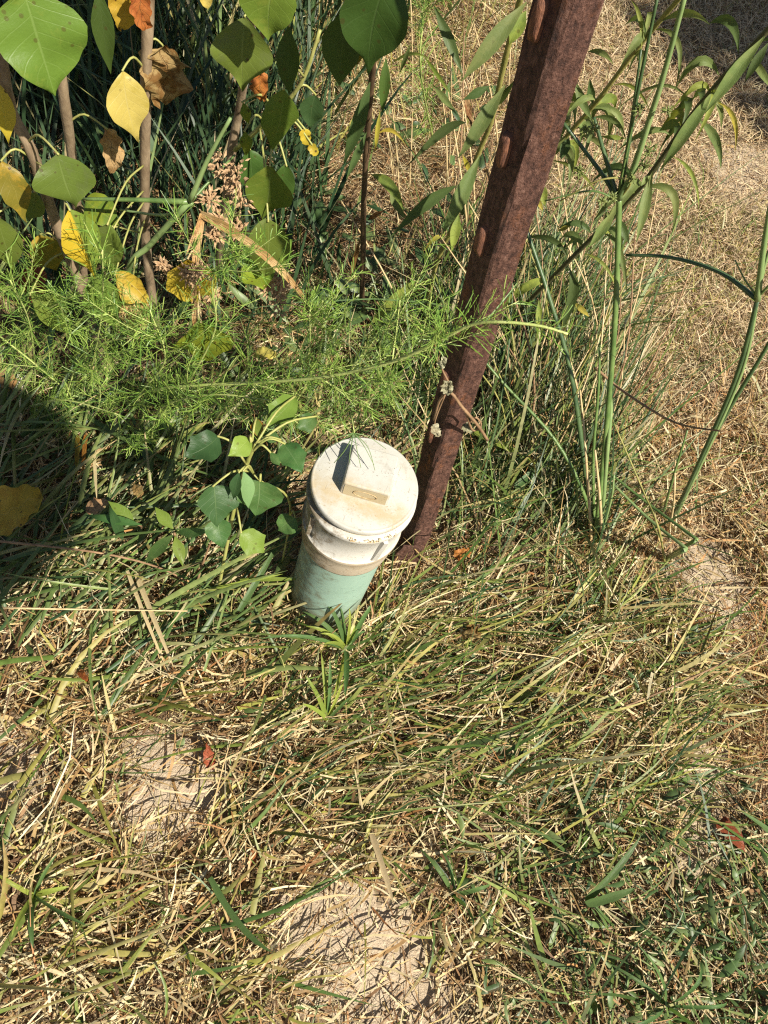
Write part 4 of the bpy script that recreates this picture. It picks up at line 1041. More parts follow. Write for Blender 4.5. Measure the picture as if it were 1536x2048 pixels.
droop(GR2, [(1070, 400, .86), (1101, 312, .82), (1140, 265, .80), (1195, 202, .78), (1279, 91, .75), (1356, 0, .72)], 22, 17, ['gold', 'gold', 'goldlime'], 4)
UPPER.append((plant('goldenrod', 'broad leaved weed with pale green lance leaves close behind the rusty post', 'plant',
  [([(845, 640, 'g'), (872, 530, .82), (902, 460, .80), (955, 312, .76), (982, 243, .74), (1010, 120, .71), (1040, 0, .68), (1060, -60, .66)], 0.0034, 0.0026, 'goldstem')],
  [gl((1053, 4, .66), (922, 164, .62), 54, 'gold', fold=.3), gl((1052, 22, .67), (1018, 90, .66), 46, 'goldlime'),
   gl((868, 12, .72), (926, 152, .70), 32, 'golddark'), gl((1010, 171, .70), (915, 318, .66), 48, 'gold', fold=.3, roll=-.2),
   gl((980, 172, .72), (925, 200, .71), 26, 'golddark'), gl((933, 246, .73), (810, 337, .71), 28, 'golddark', mid=(885, 266, .73)),
   gl((960, 311, .74), (882, 472, .69), 50, 'gold', roll=.15), gl((914, 371, .76), (778, 478, .73), 36, 'golddark', mid=(852, 410, .75)),
   gl((848, 112, .78), (905, 194, .76), 13, 'green'), gl((866, 170, .77), (914, 230, .75), 20, 'gold'),
   gl((780, 378, .78), (809, 437, .76), 30, 'gold'), gl((918, 428, .75), (903, 504, .73), 34, 'goldlime'),
   gl((838, 554, .80), (734, 655, .76), 36, 'goldlime', roll=.1), gl((940, 345, .75), (925, 310, .74), 16, 'goldyel'),
   gl((890, 470, .79), (850, 500, .78), 14, 'goldyel', mid=(868, 478, .78)), gl((990, 215, .73), (1030, 160, .70), 24, 'golddark'),
   gl((780, 130, .80), (860, 120, .78), 10, 'goldlime', mid=(822, 108, .79)), gl((930, 180, .76), (945, 260, .75), 20, 'brown', crumple=.4),
   gl((800, 145, .77), (822, 85, .76), 14, 'gold')]), (1060, -60, .66), 0.8, 620))
UPPER.append((plant('dark_weed', 'dark stemmed weed with shaded narrow leaves under the big dark leaf', 'plant',
  [([(722, 640, 'g'), (726, 520, .78), (727, 420, .76), (733, 300, .74), (742, 180, .72), (748, 100, .70), (750, -40, .68)], 0.0040, 0.0030, 'barkdark')],
  [gl((740, 164, .71), (686, 332, .70), 44, 'golddark'), gl((772, 116, .69), (764, 228, .68), 34, 'dark'), gl((733, 265, .73), (692, 360, .71), 26, 'golddark'),
   gl((760, 222, .72), (750, 305, .71), 16, 'goldyel'), gl((742, 349, .74), (808, 424, .71), 34, 'goldlime', mid=(782, 372, .73)),
   gl((722, 470, .77), (700, 560, .76), 14, 'brown', crumple=.4), gl((735, 440, .77), (770, 420, .76), 16, 'brown', crumple=.4),
   gl((756, 268, .72), (812, 292, .71), 12, 'goldyel', mid=(785, 262, .72))]), (750, -40, .68), 0.85, 640))

def upper_shade_leaves(root, stem_top, height, n, spread=0.16, mix=None):
    """unseen leaves added higher up the stem to shade the grass behind"""
    B = Blades(); t = np.asarray(stem_top, float)
    z = rng.uniform(0.16, height, n)
    P = t + np.stack([rng.normal(0, spread * 0.25, n), rng.normal(0, spread * 0.25, n), z], 1)
    B.add(P, rng.uniform(0, 6.28, n), rng.uniform(0.07, 0.12, n), rng.uniform(0.012, 0.020, n), rng.uniform(0.7, 1.4, n), rng.uniform(0.2, 1.2, n), pick_cols(n, mix or {'weed': 4, 'green': 4}), 5, rng.normal(0, 0.4, n), shape='lance', fold=True)
    o = B.build('upper_shade_leaves', M_BLADE, root); o['kind'] = 'stuff'
    tube('stem', [t, t + np.array([0.01, 0.0, height * .5]), t + np.array([0.0, 0.02, height])], 0.0028, 0.0016, SM['goldstem'], root, 6)
UPPER.append((LEAFY, (520, -80, D4 - .08), 0.9, 640))
for r, q, hh, n in UPPER: upper_shade_leaves(r, pt(q), hh, n, 0.24)

# ---------------------------------------------------------------- umbrella sedges
def sedge(label, culm, r0, r1, mat, bracts, heads, basal, headmat='spike', brmat=None, hs=0.010, group=None, name='umbrella_sedge'):
    root = thing(name, pt(culm[0]), label, 'sedge', group)
    if culm: tube('culm', stem_path(culm), r0, r1, SM[mat], root, 7)
    for spec, r, mt in bracts: tube('bract', stem_path(spec, 5), r, r * 0.55, SM[mt], root, 5)
    for spec, w, mt in basal:
        p = stem_path(spec, 5); tube('basal_leaf', p, w, w * 0.5, SM[mt], root, 5)
    for h in heads:
        c = pt(h[:3]); s = h[3] if len(h) > 3 else hs; ax = np.array(h[4]) if len(h) > 4 else None
        mb = MB()
        for k in range(int(30 + s * (3600 if headmat == 'seedhead' else 1800))):
            d = rng.normal(0, 1, 3); d /= np.linalg.norm(d)
            q = c + d * s * rng.uniform(0.2, 1.0) * (1.0 if headmat == 'seedhead' else 0.62)
            if ax is not None: q = q + ax * rng.uniform(-1, 1)
            l = rng.uniform(0.4, 0.75) * (0.0065 if headmat == 'spike' else 0.013); w = l * 0.2
            a = np.cross(d, rng.normal(0, 1, 3)); a /= np.linalg.norm(a); b2 = np.cross(d, a)
            mb.add([q - d * l * .4, q + a * w, q + b2 * w, q - a * w, q - b2 * w, q + d * l * .6],
                   [[0, 2, 1], [0, 3, 2], [0, 4, 3], [0, 1, 4], [5, 1, 2], [5, 2, 3], [5, 3, 4], [5, 4, 1]])
        mb.build('seed_head', SM[headmat], root, smooth=False, origin=c)
    return root
sedge('tall green umbrella sedge right of the post, bracts spreading in front of the dry lawn',
  [(1188, 1100, 'g'), (1204, 950, .575), (1222, 750, .60), (1232, 600, .61), (1237, 450, .62), (1238, 398, .62)], 0.0034, 0.0026, 'green',
  [([(1238, 398, .62), (1265, 342, .615), (1303, 227, .60), (1328, 147, .59), (1373, -20, .57)], 0.0032, 'greenpale'),
   ([(1238, 395, .62), (1246, 360, .62), (1275, 190, .62), (1318, -20, .61)], 0.0022, 'greendk'),
   ([(1236, 395, .62), (1262, 250, .63), (1282, 100, .63)], 0.0017, 'greendk'),
   ([(1232, 395, .62), (1205, 350, .63), (1122, 240, .64)], 0.0027, 'greendk'),
   ([(1233, 392, .62), (1215, 330, .625), (1188, 235, .63)], 0.0026, 'greendk'),
   ([(1235, 400, .62), (1180, 382, .62), (1090, 402, .62)], 0.0012, 'green'),
   ([(1238, 400, .62), (1260, 362, .61), (1200, 360, .60), (1120, 402, .60)], 0.0011, 'gold' if False else 'goldstem'),
   ([(1240, 392, .62), (1290, 315, .60), (1312, 298, .60)], 0.0009, 'green'), ([(1236, 392, .62), (1270, 225, .60), (1280, 215, .6)], 0.0009, 'green')],
  [(1158, 342, .61, .008), (1278, 220, .60, .008), (1335, 220, .59, .006), (1187, 257, .62, .010), (1224, 396, .61, .007), (1264, 358, .60, .007), (1290, 332, .60, .008), (1204, 402, .60, .006), (1298, 300, .59, .009), (1170, 262, .62, .007)],
  [([(1188, 1095, 'g'), (1165, 900, .62), (1140, 740, .66), (1100, 600, .69), (1060, 480, .72), (1028, 395, .74)], 0.0040, 'greendk'),
   ([(1190, 1085, 'g'), (1186, 930, .60), (1196, 790, .62), (1200, 690, .64)], 0.0026, 'green'),
   ([(1200, 1090, 'g'), (1215, 900, .58), (1222, 820, .60), (1218, 770, .61)], 0.0032, 'greenpale'),
   ([(1186, 1098, 'g'), (1172, 1000, .57), (1110, 880, .60), (1010, 770, .63), (950, 700, .64)], 0.0030, 'green'),
   ([(1184, 1100, 'g'), (1175, 960, .57), (1168, 860, .60), (1160, 780, .62)], 0.0022, 'straw'),
   ([(1205, 1095, 'g'), (1200, 1000, .55), (1190, 900, .57)], 0.0026, 'straw'),
   ([(1195, 1096, 'g'), (1222, 1000, .55), (1228, 950, .56)], 0.0022, 'greenpale')])
sedge('smaller umbrella sedge at the right edge with bent over blades at its foot',
  [(1345, 1040, 'g'), (1400, 920, .60), (1470, 760, .58), (1515, 600, .56)], 0.0026, 0.0020, 'greendk',
  [([(1515, 600, .56), (1440, 545, .57), (1340, 515, .58), (1252, 510, .59)], 0.0024, 'greendk'),
   ([(1515, 600, .56), (1527, 500, .55), (1545, 380, .54)], 0.0030, 'greenpale'),
   ([(1515, 595, .56), (1490, 560, .56), (1470, 520, .56)], 0.0010, 'green'), ([(1515, 595, .56), (1550, 560, .55), (1590, 540, .55)], 0.0012, 'green')],
  [],
  [([(1348, 1040, 'g'), (1410, 910, .60), (1485, 740, .585), (1522, 560, .565), (1545, 480, .56)], 0.0026, 'greenpale'),
   ([(1340, 1042, 'g'), (1440, 850, .60), (1530, 700, .59), (1580, 600, .58)], 0.0030, 'greendk'),
   ([(1325, 1030, 'g'), (1345, 960, .59), (1375, 860, .60)], 0.0022, 'green'),
   ([(1335, 1115, 'g'), (1380, 1087, .512), (1392, 1079, .512), (1384, 1072, .515), (1300, 1010, .56), (1205, 935, .60)], 0.0030, 'green'),
   ([(1332, 1120, 'g'), (1362, 1104, .50), (1372, 1098, .50), (1363, 1090, .503), (1300, 1040, .54), (1222, 965, .58)], 0.0032, 'greenpale'),
   ([(1330, 1128, 'g'), (1318, 1060, .50), (1290, 990, .54), (1225, 840, .58)], 0.0016, 'goldstem'),
   ([(1338, 1060, 'g'), (1348, 1000, .57), (1350, 920, .60)], 0.0018, 'straw')])
sedge('broken umbrella sedge with dry tan seed heads among the yellow leaves',
  [(248, 700, 'g'), (256, 545, .54), (300, 490, .54), (376, 406, .54)], 0.0036, 0.0030, 'greenpale',
  [([(376, 404, .54), (280, 400, .535), (164, 398, .53)], 0.0030, 'green'),
   ([(380, 402, .54), (415, 320, .545), (461, 236, .55)], 0.0030, 'greenpale'),
   ([(380, 405, .54), (430, 350, .57), (470, 310, .60)], 0.0018, 'green'),
   ([(384, 406, .54), (330, 430, .56), (240, 420, .57)], 0.0022, 'greenpale')],
  [(445, 342, .56, .013, (-.006, .0, .02)), (478, 372, .56, .014, (.004, 0, -.022)), (418, 400, .55, .010), (440, 440, .56, .012), (476, 462, .57, .011), (430, 470, .56, .010), (395, 545, .49, .013), (375, 548, .49, .010), (325, 530, .50, .007), (540, 560, .58, .012, (.0, 0, .02)), (566, 556, .58, .010, (0, 0, .018)), (556, 600, .58, .011, (0, 0, .02)), (425, 590, .54, .008)],
  [], headmat='seedhead')
# folded dry straps hanging from the broken sedge
strap = thing('folded_straw', pt((400, 430, .53)), 'long folded tan blade arching down from the broken sedge toward the feathery weed', 'dead leaf')
leaf(strap, (402, 428, .53), (622, 618, .50), 18, 'tan', shape='strip', name='blade', mid=(530, 512, .51), fold=0.5)
leaf(strap, (404, 428, .53), (392, 700, .49), 14, 'tan', shape='strip', name='blade', mid=(388, 560, .50), fold=0.5)
leaf(strap, (404, 430, .53), (372, 512, .50), 7, 'tan', shape='strip', name='blade', fold=0.4)

# ---------------------------------------------------------------- feathery weeds
def threads(stem, n_per, L, spread=1.0, tipfrac=1.0, mixp={'fen': 1}):
    B = Blades()
    FC = np.array([(0.15, 0.26, 0.04), (0.20, 0.31, 0.05), (0.11, 0.21, 0.035), (0.28, 0.37, 0.08)])
    S = np.array(stem)
    segs = S[1:] - S[:-1]; ln = np.linalg.norm(segs, axis=1); tot = ln.sum()
    n = int(tot * n_per)
    cum = np.concatenate([[0], np.cumsum(ln)])
    s = rng.random(n) * tot
    i = np.clip(np.searchsorted(cum, s) - 1, 0, len(segs) - 1)
    u = ((s - cum[i]) / ln[i])[:, None]
    P = S[i] + segs[i] * u; T = segs[i] / ln[i][:, None]
    d = rng.normal(0, 1, (n, 3)); d -= T * (d * T).sum(1, keepdims=True); d /= np.linalg.norm(d, axis=1, keepdims=True)
    D = d * spread + T * rng.uniform(0.2, 1.0, (n, 1)); D /= np.linalg.norm(D, axis=1, keepdims=True)
    hd = np.arctan2(D[:, 1], D[:, 0]); ang = np.arccos(np.clip(D[:, 2], -1, 1))
    l = rng.uniform(L[0], L[1], n); w = rng.uniform(0.0005, 0.0010, n)
    c = FC[rng.integers(0, 4, n)] * rng.uniform(0.8, 1.2, (n, 1))
    B.add(P, hd, l, w, ang, rng.uniform(-0.4, 0.7, n), c, 4, rng.normal(0, 0.8, n), side_bend=rng.normal(0, 0.6, n), shape='strap')
    # forks
    k = rng.random(n) < 0.75; m2 = int(k.sum())
    Pf = P[k] + D[k] * (l[k] * rng.uniform(0.25, 0.6, m2))[:, None]
    B.add(Pf, hd[k] + rng.choice([-1, 1], m2) * rng.uniform(0.4, 0.9, m2), l[k] * rng.uniform(0.35, 0.6, m2), w[k] * 0.9, np.clip(ang[k] + rng.normal(0, 0.35, m2), 0.05, 2), rng.uniform(-0.3, 0.5, m2), c[k], 3, rng.normal(0, 0.8, m2), shape='strap')
    return B
def fennel(label, spec, r, n_per=1300, L=(0.018, 0.045), group=None, thin_tip=1.0):
    root = thing('feathery_weed', pt(spec[0]), label, 'weed', group)
    p = stem_path(spec, 7)
    tube('stem', p, r, r * 0.5, SM['fennel'], root, 6)
    S = np.array(p[2:]); B = threads(S, n_per * 0.45, L)
    mb = MB()
    for k in range(max(5, int(len(S) * 0.34))):            # side sprays
        i = random.randint(1, int((len(S) - 2) * (1 if thin_tip == 1 else 0.62))); t = S[min(i + 1, len(S) - 1)] - S[i - 1]; t = t / np.linalg.norm(t)
        d = rng.normal(0, 1, 3); d -= t * (d @ t); d /= np.linalg.norm(d); d = d * 0.8 + t * 0.6 + np.array([0, 0, 0.15]); d /= np.linalg.norm(d)
        l = random.uniform(0.03, 0.075); br = smooth_path([S[i], S[i] + d * l * .5 + t * .006, S[i] + d * l + t * l * .4], 4)
        v, f = tube_geo(br, r * 0.4, r * 0.18, 4); mb.add(v, f)
        B2 = threads(br, n_per * 0.85, (0.008, 0.024), 0.7)
        off = B.n
        B.V += B2.V; B.F += [q + off for q in B2.F]; B.C += B2.C; B.n += B2.n
    tip = S[-max(3, len(S) // 6):]
    B2 = threads(tip, n_per * 1.2 * thin_tip, (0.010, 0.028), 0.7); B.F += [q + B.n for q in B2.F]; B.V += B2.V; B.C += B2.C; B.n += B2.n
    o = mb.build('side_branches', SM['fennel'], root); o['kind'] = 'stuff'
    b = B.build('thread_leaves', M_BLADE, root)
    b['kind'] = 'stuff'
    return root
fennel('long feathery green weed whose pale stem arches across to the rusty post', [(240, 800, 'g'), (330, 776, .44), (500, 766, .425), (640, 755, .41), (780, 725, .40), (880, 680, .39), (942, 650, .385), (1000, 644, .38), (1080, 652, .38), (1136, 668, .38)], 0.0019, 700, (0.014, 0.036), thin_tip=0.35)
GF = 'feathery weeds in the clump left of the post'
FENNEL_LABELS = ['feathery weed at the far left edge reaching up toward the shaded leaves', 'feathery weed left of centre bending right under the half eaten green leaf', 'feathery weed rising up the leaning sapling to the spotted leaf', 'feathery weed standing between the leaning sapling and the upright sapling', 'feathery weed rising beside the yellow leaf that holds dry seed heads', 'low feathery weed spreading level above the dark shadow at the left', 'feathery weed curving right below the folded straw', 'feathery weed among small round leaves left of the narrow dark stem', 'short feathery weed pointing right, closest behind the white cap', 'feathery weed leaning out over the left edge of the picture', 'low feathery weed directly above the lobed leaf seedling', 'feathery weed bending under the pale leaf at the left edge', 'feathery weed rising at the foot of the dark stemmed weed']
for LF, spec in zip(FENNEL_LABELS, ([(60, 860, 'g'), (70, 760, .47), (60, 650, .45), (20, 560, .43)],
             [(120, 850, 'g'), (150, 740, .48), (200, 690, .46), (290, 670, .44)],
             [(170, 880, 'g'), (200, 800, .46), (190, 720, .45), (205, 620, .44), (205, 500, .43)],
             [(260, 860, 'g'), (280, 790, .46), (330, 720, .45), (300, 620, .45)],
             [(330, 850, 'g'), (380, 760, .47), (430, 660, .46), (425, 560, .45), (470, 490, .45)],
             [(60, 900, 'g'), (40, 830, .44), (120, 800, .42), (240, 830, .40)],
             [(420, 850, 'g'), (470, 790, .46), (520, 740, .46), (610, 720, .45), (620, 620, .45)],
             [(560, 850, 'g'), (600, 790, .46), (640, 700, .47), (645, 600, .47)],
             [(620, 860, 'g'), (690, 790, .47), (730, 760, .47), (850, 790, .46)],
             [(180, 820, 'g'), (60, 720, .46), (-40, 640, .44), (-120, 560, .42)],
             [(300, 900, 'g'), (320, 820, .43), (420, 790, .41), (540, 800, .40)],
             [(20, 800, 'g'), (0, 700, .50), (60, 640, .47), (150, 590, .44)],
             [(760, 800, 'g'), (780, 740, .52), (790, 680, .52), (800, 600, .53)])):
    fennel(LF, spec, 0.0013, 620, (0.018, 0.052), GF)
sprig = thing('feathery_weed', pt((690, 840, 'g')), 'few thin thread leaves hanging over the square top of the white cap', 'weed')
tube('stem', smooth_path([pt((690, 840, 'g')), pt((700, 830, '0.30')), pt((706, 850, '0.345')), pt((709, 868, '0.340'))], 5), 0.0008, 0.0005, SM['fennel'], sprig, 5)
for q in (((690, 900, '0.330'), (668, 926, '0.318')), ((714, 900, '0.332'), (722, 936, '0.318')), ((736, 895, '0.334'), (750, 941, '0.320')), ((728, 892, '0.336'), (748, 930, '0.325')), ((684, 880, '0.334'), (661, 893, '0.325')), ((738, 874, '0.338'), (772, 898, '0.328')), ((700, 905, '0.33'), (700, 930, '0.322')), ((665, 880, '0.335'), (640, 915, '0.31'))):
    tube('thread_leaf', smooth_path([pt((708, 866, '0.341')), pt(q[0]), pt(q[1])], 5), 0.0006, 0.0003, SM['green'], sprig, 4)
fennel('pale feathery weed catching the light behind the big dark leaf', [(870, 300, 'g'), (842, 150, 1.02), (846, 40, 1.0), (850, -60, .98)], 0.0016, 900, (0.02, 0.05))

# ---------------------------------------------------------------- single blades, stalks and litter that stand out
def stalk(label, spec, r, mat, name='dry_stalk', cat='stalk', group=None, r1=None):
    p = stem_path(spec, 6)
    o = tube(name, p, r, r1 or r * 0.6, SM[mat], None, 6, 0.05, origin=p[0])
    return tag(o, label, cat, group)
stalk('long thin brown stalk lying diagonally across the lower right grass', [(1150, 1452, '0.02'), (1330, 1380, '0.05'), (1500, 1300, '0.07'), (1600, 1262, '0.06')], 0.0013, 'brown', r1=.0012)
stalk('thin brown curved stalk over the dry grass right of the tall sedge', [(1190, 735, .66), (1250, 785, .64), (1350, 845, .61), (1454, 864, .58)], 0.0018, 'brown')
stalk('pale straw stalk lying level across the shaded grass at the left edge', [(-60, 1214, '0.07'), (120, 1218, '0.07'), (375, 1222, '0.07')], 0.0013, 'straw')
stalk('reddish brown stalk slanting through the strap grass left of the pipe', [(-40, 1078, '0.09'), (200, 1106, '0.08'), (330, 1140, '0.06'), (405, 1185, '0.03')], 0.0016, 'brown')
stalk('bent brown twig on the ground between seedling and pipe foot', [(372, 1310, 'g'), (420, 1275, '0.02'), (458, 1222, '0.03'), (474, 1188, '0.03')], 0.0019, 'brown')
stalk('thin upright brown twig below the seedling leaves', [(388, 1220, 'g'), (396, 1160, '0.05'), (412, 1110, '0.09'), (432, 1060, '0.13')], 0.0016, 'brown')
stalk('grey green leaning stalk crossing in front of the sedge clump', [(1180, 1350, 'g'), (1130, 1320, '0.05'), (1000, 1300, '0.08')], 0.0009, 'straw')
GD = 'dry stalks standing behind the post'
LD = 'thin dry tan stalk leaning among others in the weeds left behind the post'
for k in range(24):
    x0 = random.uniform(760, 1010); y0 = random.uniform(330, 700)
    g = at_z(x0, y0); dx = random.uniform(-0.16, 0.05); dy = random.uniform(-0.1, 0.12); h = random.uniform(0.15, 0.5)
    p = smooth_path([g, g + np.array([dx * .4, dy * .4, h * .5]), g + np.array([dx, dy, h])], 4)
    o = tube('dry_stalk', p, random.uniform(.0010, .0024), .0008, SM[random.choice(['straw', 'straw', 'brown'])], None, 5, 0.05, origin=p[0]); tag(o, LD, 'stalk', GD)
GE = 'dry stalks right of the post'
LE = 'thin straw coloured stalk standing in the sedge clump right of the post'
for k in range(36):
    x0 = random.uniform(1000, 1190); y0 = random.uniform(700, 1000)
    g = at_z(x0, y0); dx = random.uniform(-0.20, 0.02); dy = random.uniform(0.0, 0.2); h = random.uniform(0.10, 0.32)
    p = smooth_path([g, g + np.array([dx * .3, dy * .3, h * .6]), g + np.array([dx, dy, h])], 4)
    o = tube('dry_stalk', p, random.uniform(.0010, .0022), .0008, SM[random.choice(['straw', 'straw', 'brown', 'goldstem'])], None, 5, 0.05, origin=p[0]); tag(o, LE, 'stalk', GE)

def blade1(label, b, t, w, mat, mid=None, shape='strip', cat='grass blade', name='grass_shoot', **k):
    o, _ = leaf(None, b, t, w, mat, shape=shape, name=name, mid=mid, **k); return tag(o, label, cat)
BL = {
 'strap': leaf_material('single_blade_green', (0.10, 0.18, 0.055), (0.2, 0.28, 0.12), vein=0.2, rough=0.45),
 'lime': leaf_material('single_blade_lime', (0.27, 0.33, 0.06), (0.4, 0.42, 0.15), vein=0.2, rough=0.45),
 'straw': leaf_material('single_blade_straw', (0.58, 0.46, 0.25), (0.66, 0.56, 0.36), vein=0.25, rough=0.6, trans=0.15),
}
LM.update({'b_' + k: v for k, v in BL.items()})
U = np.array([0.15, -0.25, 1.0]); U /= np.linalg.norm(U)
blade1('wide pale straw blade lying across the grass left below the pipe', (272, 1148, '0.05'), (348, 1336, '0.08'), 11, 'b_straw', up=U, cat='dead leaf', name='dead_straw')
blade1('narrower pale straw blade beside the wide one left below the pipe', (254, 1140, '0.05'), (330, 1330, '0.075'), 8, 'b_straw', up=U, cat='dead leaf', name='dead_straw')
blade1('short brown standing blade left among the strap grass below the feathery weed', (172, 870, '0.05'), (166, 955, '0.05'), 9, 'orange', up=U, cat='dead leaf', name='dead_straw')
blade1('olive standing blade next to the brown one below the feathery weed', (156, 870, '0.05'), (154, 955, '0.05'), 9, 'olive', up=U)
blade1('thin white straw blade pointing down among the strap grass', (188, 885, '0.05'), (194, 1002, '0.075'), 7, 'b_straw', up=U, cat='dead leaf', name='dead_straw')
blade1('bright lime blade crossing the dark sedge clump right of the post', (940, 862, '0.05'), (1076, 930, '0.075'), 15, 'b_lime', up=U)
blade1('green blade arching below the lime blade right of the cap', (1030, 975, '0.05'), (1110, 905, '0.075'), 15, 'b_strap', up=U)
blade1('grey green blade pointing down in the lower left grass', (420, 1755, '0.05'), (545, 1905, '0.075'), 14, 'b_strap', mid=(480, 1850, '0.06'), up=U)
blade1('bright green blade standing among the weeds at lower right', (1172, 1800, '0.05'), (1284, 1668, '0.08'), 17, 'b_strap', up=U)
blade1('broad green blade lying right from the weed rosette at lower right', (1172, 1808, '0.05'), (1272, 1776, '0.075'), 20, 'b_strap', up=U)
blade1('pale green blade entering at the right edge of the lower grass', (1560, 1680, '0.05'), (1482, 1622, '0.075'), 11, 'b_strap', up=U)
blade1('long straw blade standing across the bare sand near the bottom', (742, 1666, '0.05'), (788, 1810, '0.075'), 13, 'b_straw', up=U, cat='dead leaf', name='dead_straw')
blade1('thin yellowish blade leaning over the left of the pipe foot', (480, 1160, '0.05'), (606, 1158, '0.075'), 9, 'b_lime', up=U)
blade1('pale green blade rising left of the pipe from the bare soil', (478, 1222, '0.05'), (562, 1078, '0.075'), 13, 'b_strap', up=U)
blade1('green blade lying left from the pipe foot over the straw', (420, 1180, '0.05'), (566, 1148, '0.075'), 8, 'b_lime', up=U)

def tuft(label, base, blades, name='grass_tuft'):
    b = pt(base); root = thing(name, b, label, 'grass tuft')
    for t, w, mt, h in blades:
        tip = pt(t); tip = b + (tip - b) * random.uniform(0.72, 0.95)
        mid = (b + tip) / 2 + np.array([0, 0, h])
        leaf(root, b, tip, w * 0.6, mt, shape='strip', name='blade', mid=mid, up=U, fold=0.35, nu=8)
    return root
tuft('fresh wide bladed grass tuft growing at the foot of the pipe', (692, 1300, '0.02'), [
  ((575, 1196, '0.076'), 16, 'b_strap', .02), ((600, 1246, '0.085'), 16, 'b_lime', .02), ((640, 1185, '0.085'), 15, 'b_strap', .02), ((672, 1175, '0.092'), 14, 'b_strap', .01), ((748, 1200, '0.098'), 17, 'b_strap', .02),
  ((722, 1228, '0.076'), 14, 'b_lime', .02), ((500, 1276, '0.076'), 14, 'b_strap', .03), ((745, 1250, '0.085'), 11, 'b_strap', .02), ((626, 1258, '0.092'), 12, 'b_lime', .02), ((655, 1440, '0.092'), 18, 'b_lime', .01), ((690, 1410, '0.092'), 22, 'b_strap', .01), ((640, 1285, '0.098'), 14, 'b_lime', .015), ((700, 1190, '0.114'), 10, 'b_lime', .02)])
tuft('yellow green grass tuft with upright blades left of centre below the pipe', (655, 1440, '0.02'), [
  ((640, 1282, '0.076'), 14, 'b_lime', .01), ((600, 1330, '0.085'), 16, 'b_lime', .01), ((660, 1300, '0.085'), 13, 'b_strap', .01), ((700, 1330, '0.092'), 12, 'b_lime', .01), ((592, 1400, '0.092'), 15, 'b_lime', .01), ((725, 1370, '0.092'), 12, 'b_strap', .01)])
tuft('flat yellow green grass rosette in the lower left corner area', (70, 1790, '0.013'), [
  ((150, 1770, '0.038'), 22, 'b_lime', .01), ((66, 1905, '0.038'), 20, 'b_strap', .01), ((120, 1700, '0.045'), 14, 'b_strap', .01), ((20, 1880, '0.048'), 18, 'b_lime', .01), ((190, 1860, '0.105'), 15, 'b_strap', .015), ((-20, 1740, '0.038'), 16, 'b_lime', .01)])
tuft('dark green grass tuft with long blades in the lower right corner', (1330, 2010, '0.013'), [
  ((1180, 1900, '0.042'), 14, 'b_strap', .02), ((1420, 1880, '0.048'), 14, 'b_strap', .03), ((1260, 1860, '0.114'), 12, 'b_strap', .02), ((1500, 2000, '0.038'), 13, 'b_strap', .03), ((1190, 2080, '0.045'), 14, 'b_strap', .02), ((1400, 2110, '0.114'), 12, 'b_strap', .03)])
tuft('green grass tuft sweeping right from the bare sand at the bottom', (905, 1790, '0.013'), [
  ((820, 1670, '0.038'), 16, 'b_strap', .02), ((870, 1660, '0.042'), 14, 'b_strap', .02), ((1010, 1760, '0.048'), 16, 'b_strap', .02), ((940, 1690, '0.105'), 10, 'b_lime', .02), ((960, 1870, '0.105'), 12, 'b_strap', .02)])

def fallen(label, b, t, w, mat, shape='round', crumple=0.35, lift=0.02, cat='fallen leaf', **k):
    B0 = at_z(b[0], b[1], lift); T0 = at_z(t[0], t[1], lift * 1.3)
    o, _ = leaf(None, B0, T0, w, mat, shape=shape, name='fallen_leaf', crumple=crumple, up=U, bow=0.15, **k)
    return tag(o, label, cat)
fallen('reddish brown curled leaf standing on the sandy soil at lower left', (424, 1540), (414, 1486), 24, 'rust', 'round', 0.3, 0.025)
fallen('small red brown leaf at the left of the sand patch near the bottom', (502, 1738), (512, 1690), 18, 'rust', 'round', 0.3, 0.02)
fallen('orange tan fallen leaf on the strap grass at left', (172, 1022), (222, 1002), 32, 'tan', 'round', 0.3, 0.06)
fallen('ragged yellow fallen leaf in the shade at the left edge', (-30, 1040), (84, 990), 92, 'yellow', 'ragged', 0.2, 0.06)
fallen('grey brown shrivelled leaf in the grass right of the pipe', (930, 1258), (960, 1278), 28, 'brown', 'ragged', 0.5, 0.03)
fallen('orange bit of leaf right of the pipe beyond the post foot', (908, 1112), (942, 1104), 22, 'orange', 'ragged', 0.4, 0.03)
fallen('small orange leaf scrap at lower left below the shade', (158, 1342), (178, 1362), 14, 'orange', 'ragged', 0.3, 0.04)
fallen('rust brown broad dead blade at the lower right edge', (1440, 1640), (1490, 1705), 34, 'rust', 'strip', 0.2, 0.02)
fallen('yellow tan dead leaf under the feathery weed', (510, 705), (552, 712), 30, 'pale', 'ragged', 0.3, 0.06)
fallen('pale fallen leaf in the strap grass near the fallen orange leaf', (272, 968), (284, 1000), 20, 'tan', 'round', 0.3, 0.06)
fallen('dark grey withered leaf left of the seedling', (360, 955), (374, 985), 26, 'brown', 'rhomb', 0.4, 0.07)
fallen('tan scrap of dead leaf below the strap grass by the brown twig', (488, 1130), (512, 1158), 26, 'tan', 'ragged', 0.4, 0.02)
fallen('pinkish tan dead leaf at the left edge under the feathery weed', (0, 745), (28, 775), 40, 'tan', 'ragged', 0.3, 0.03)
fallen('brown curled leaf low behind the seedling', (262, 820), (276, 860), 22, 'brown', 'ragged', 0.5, 0.05)

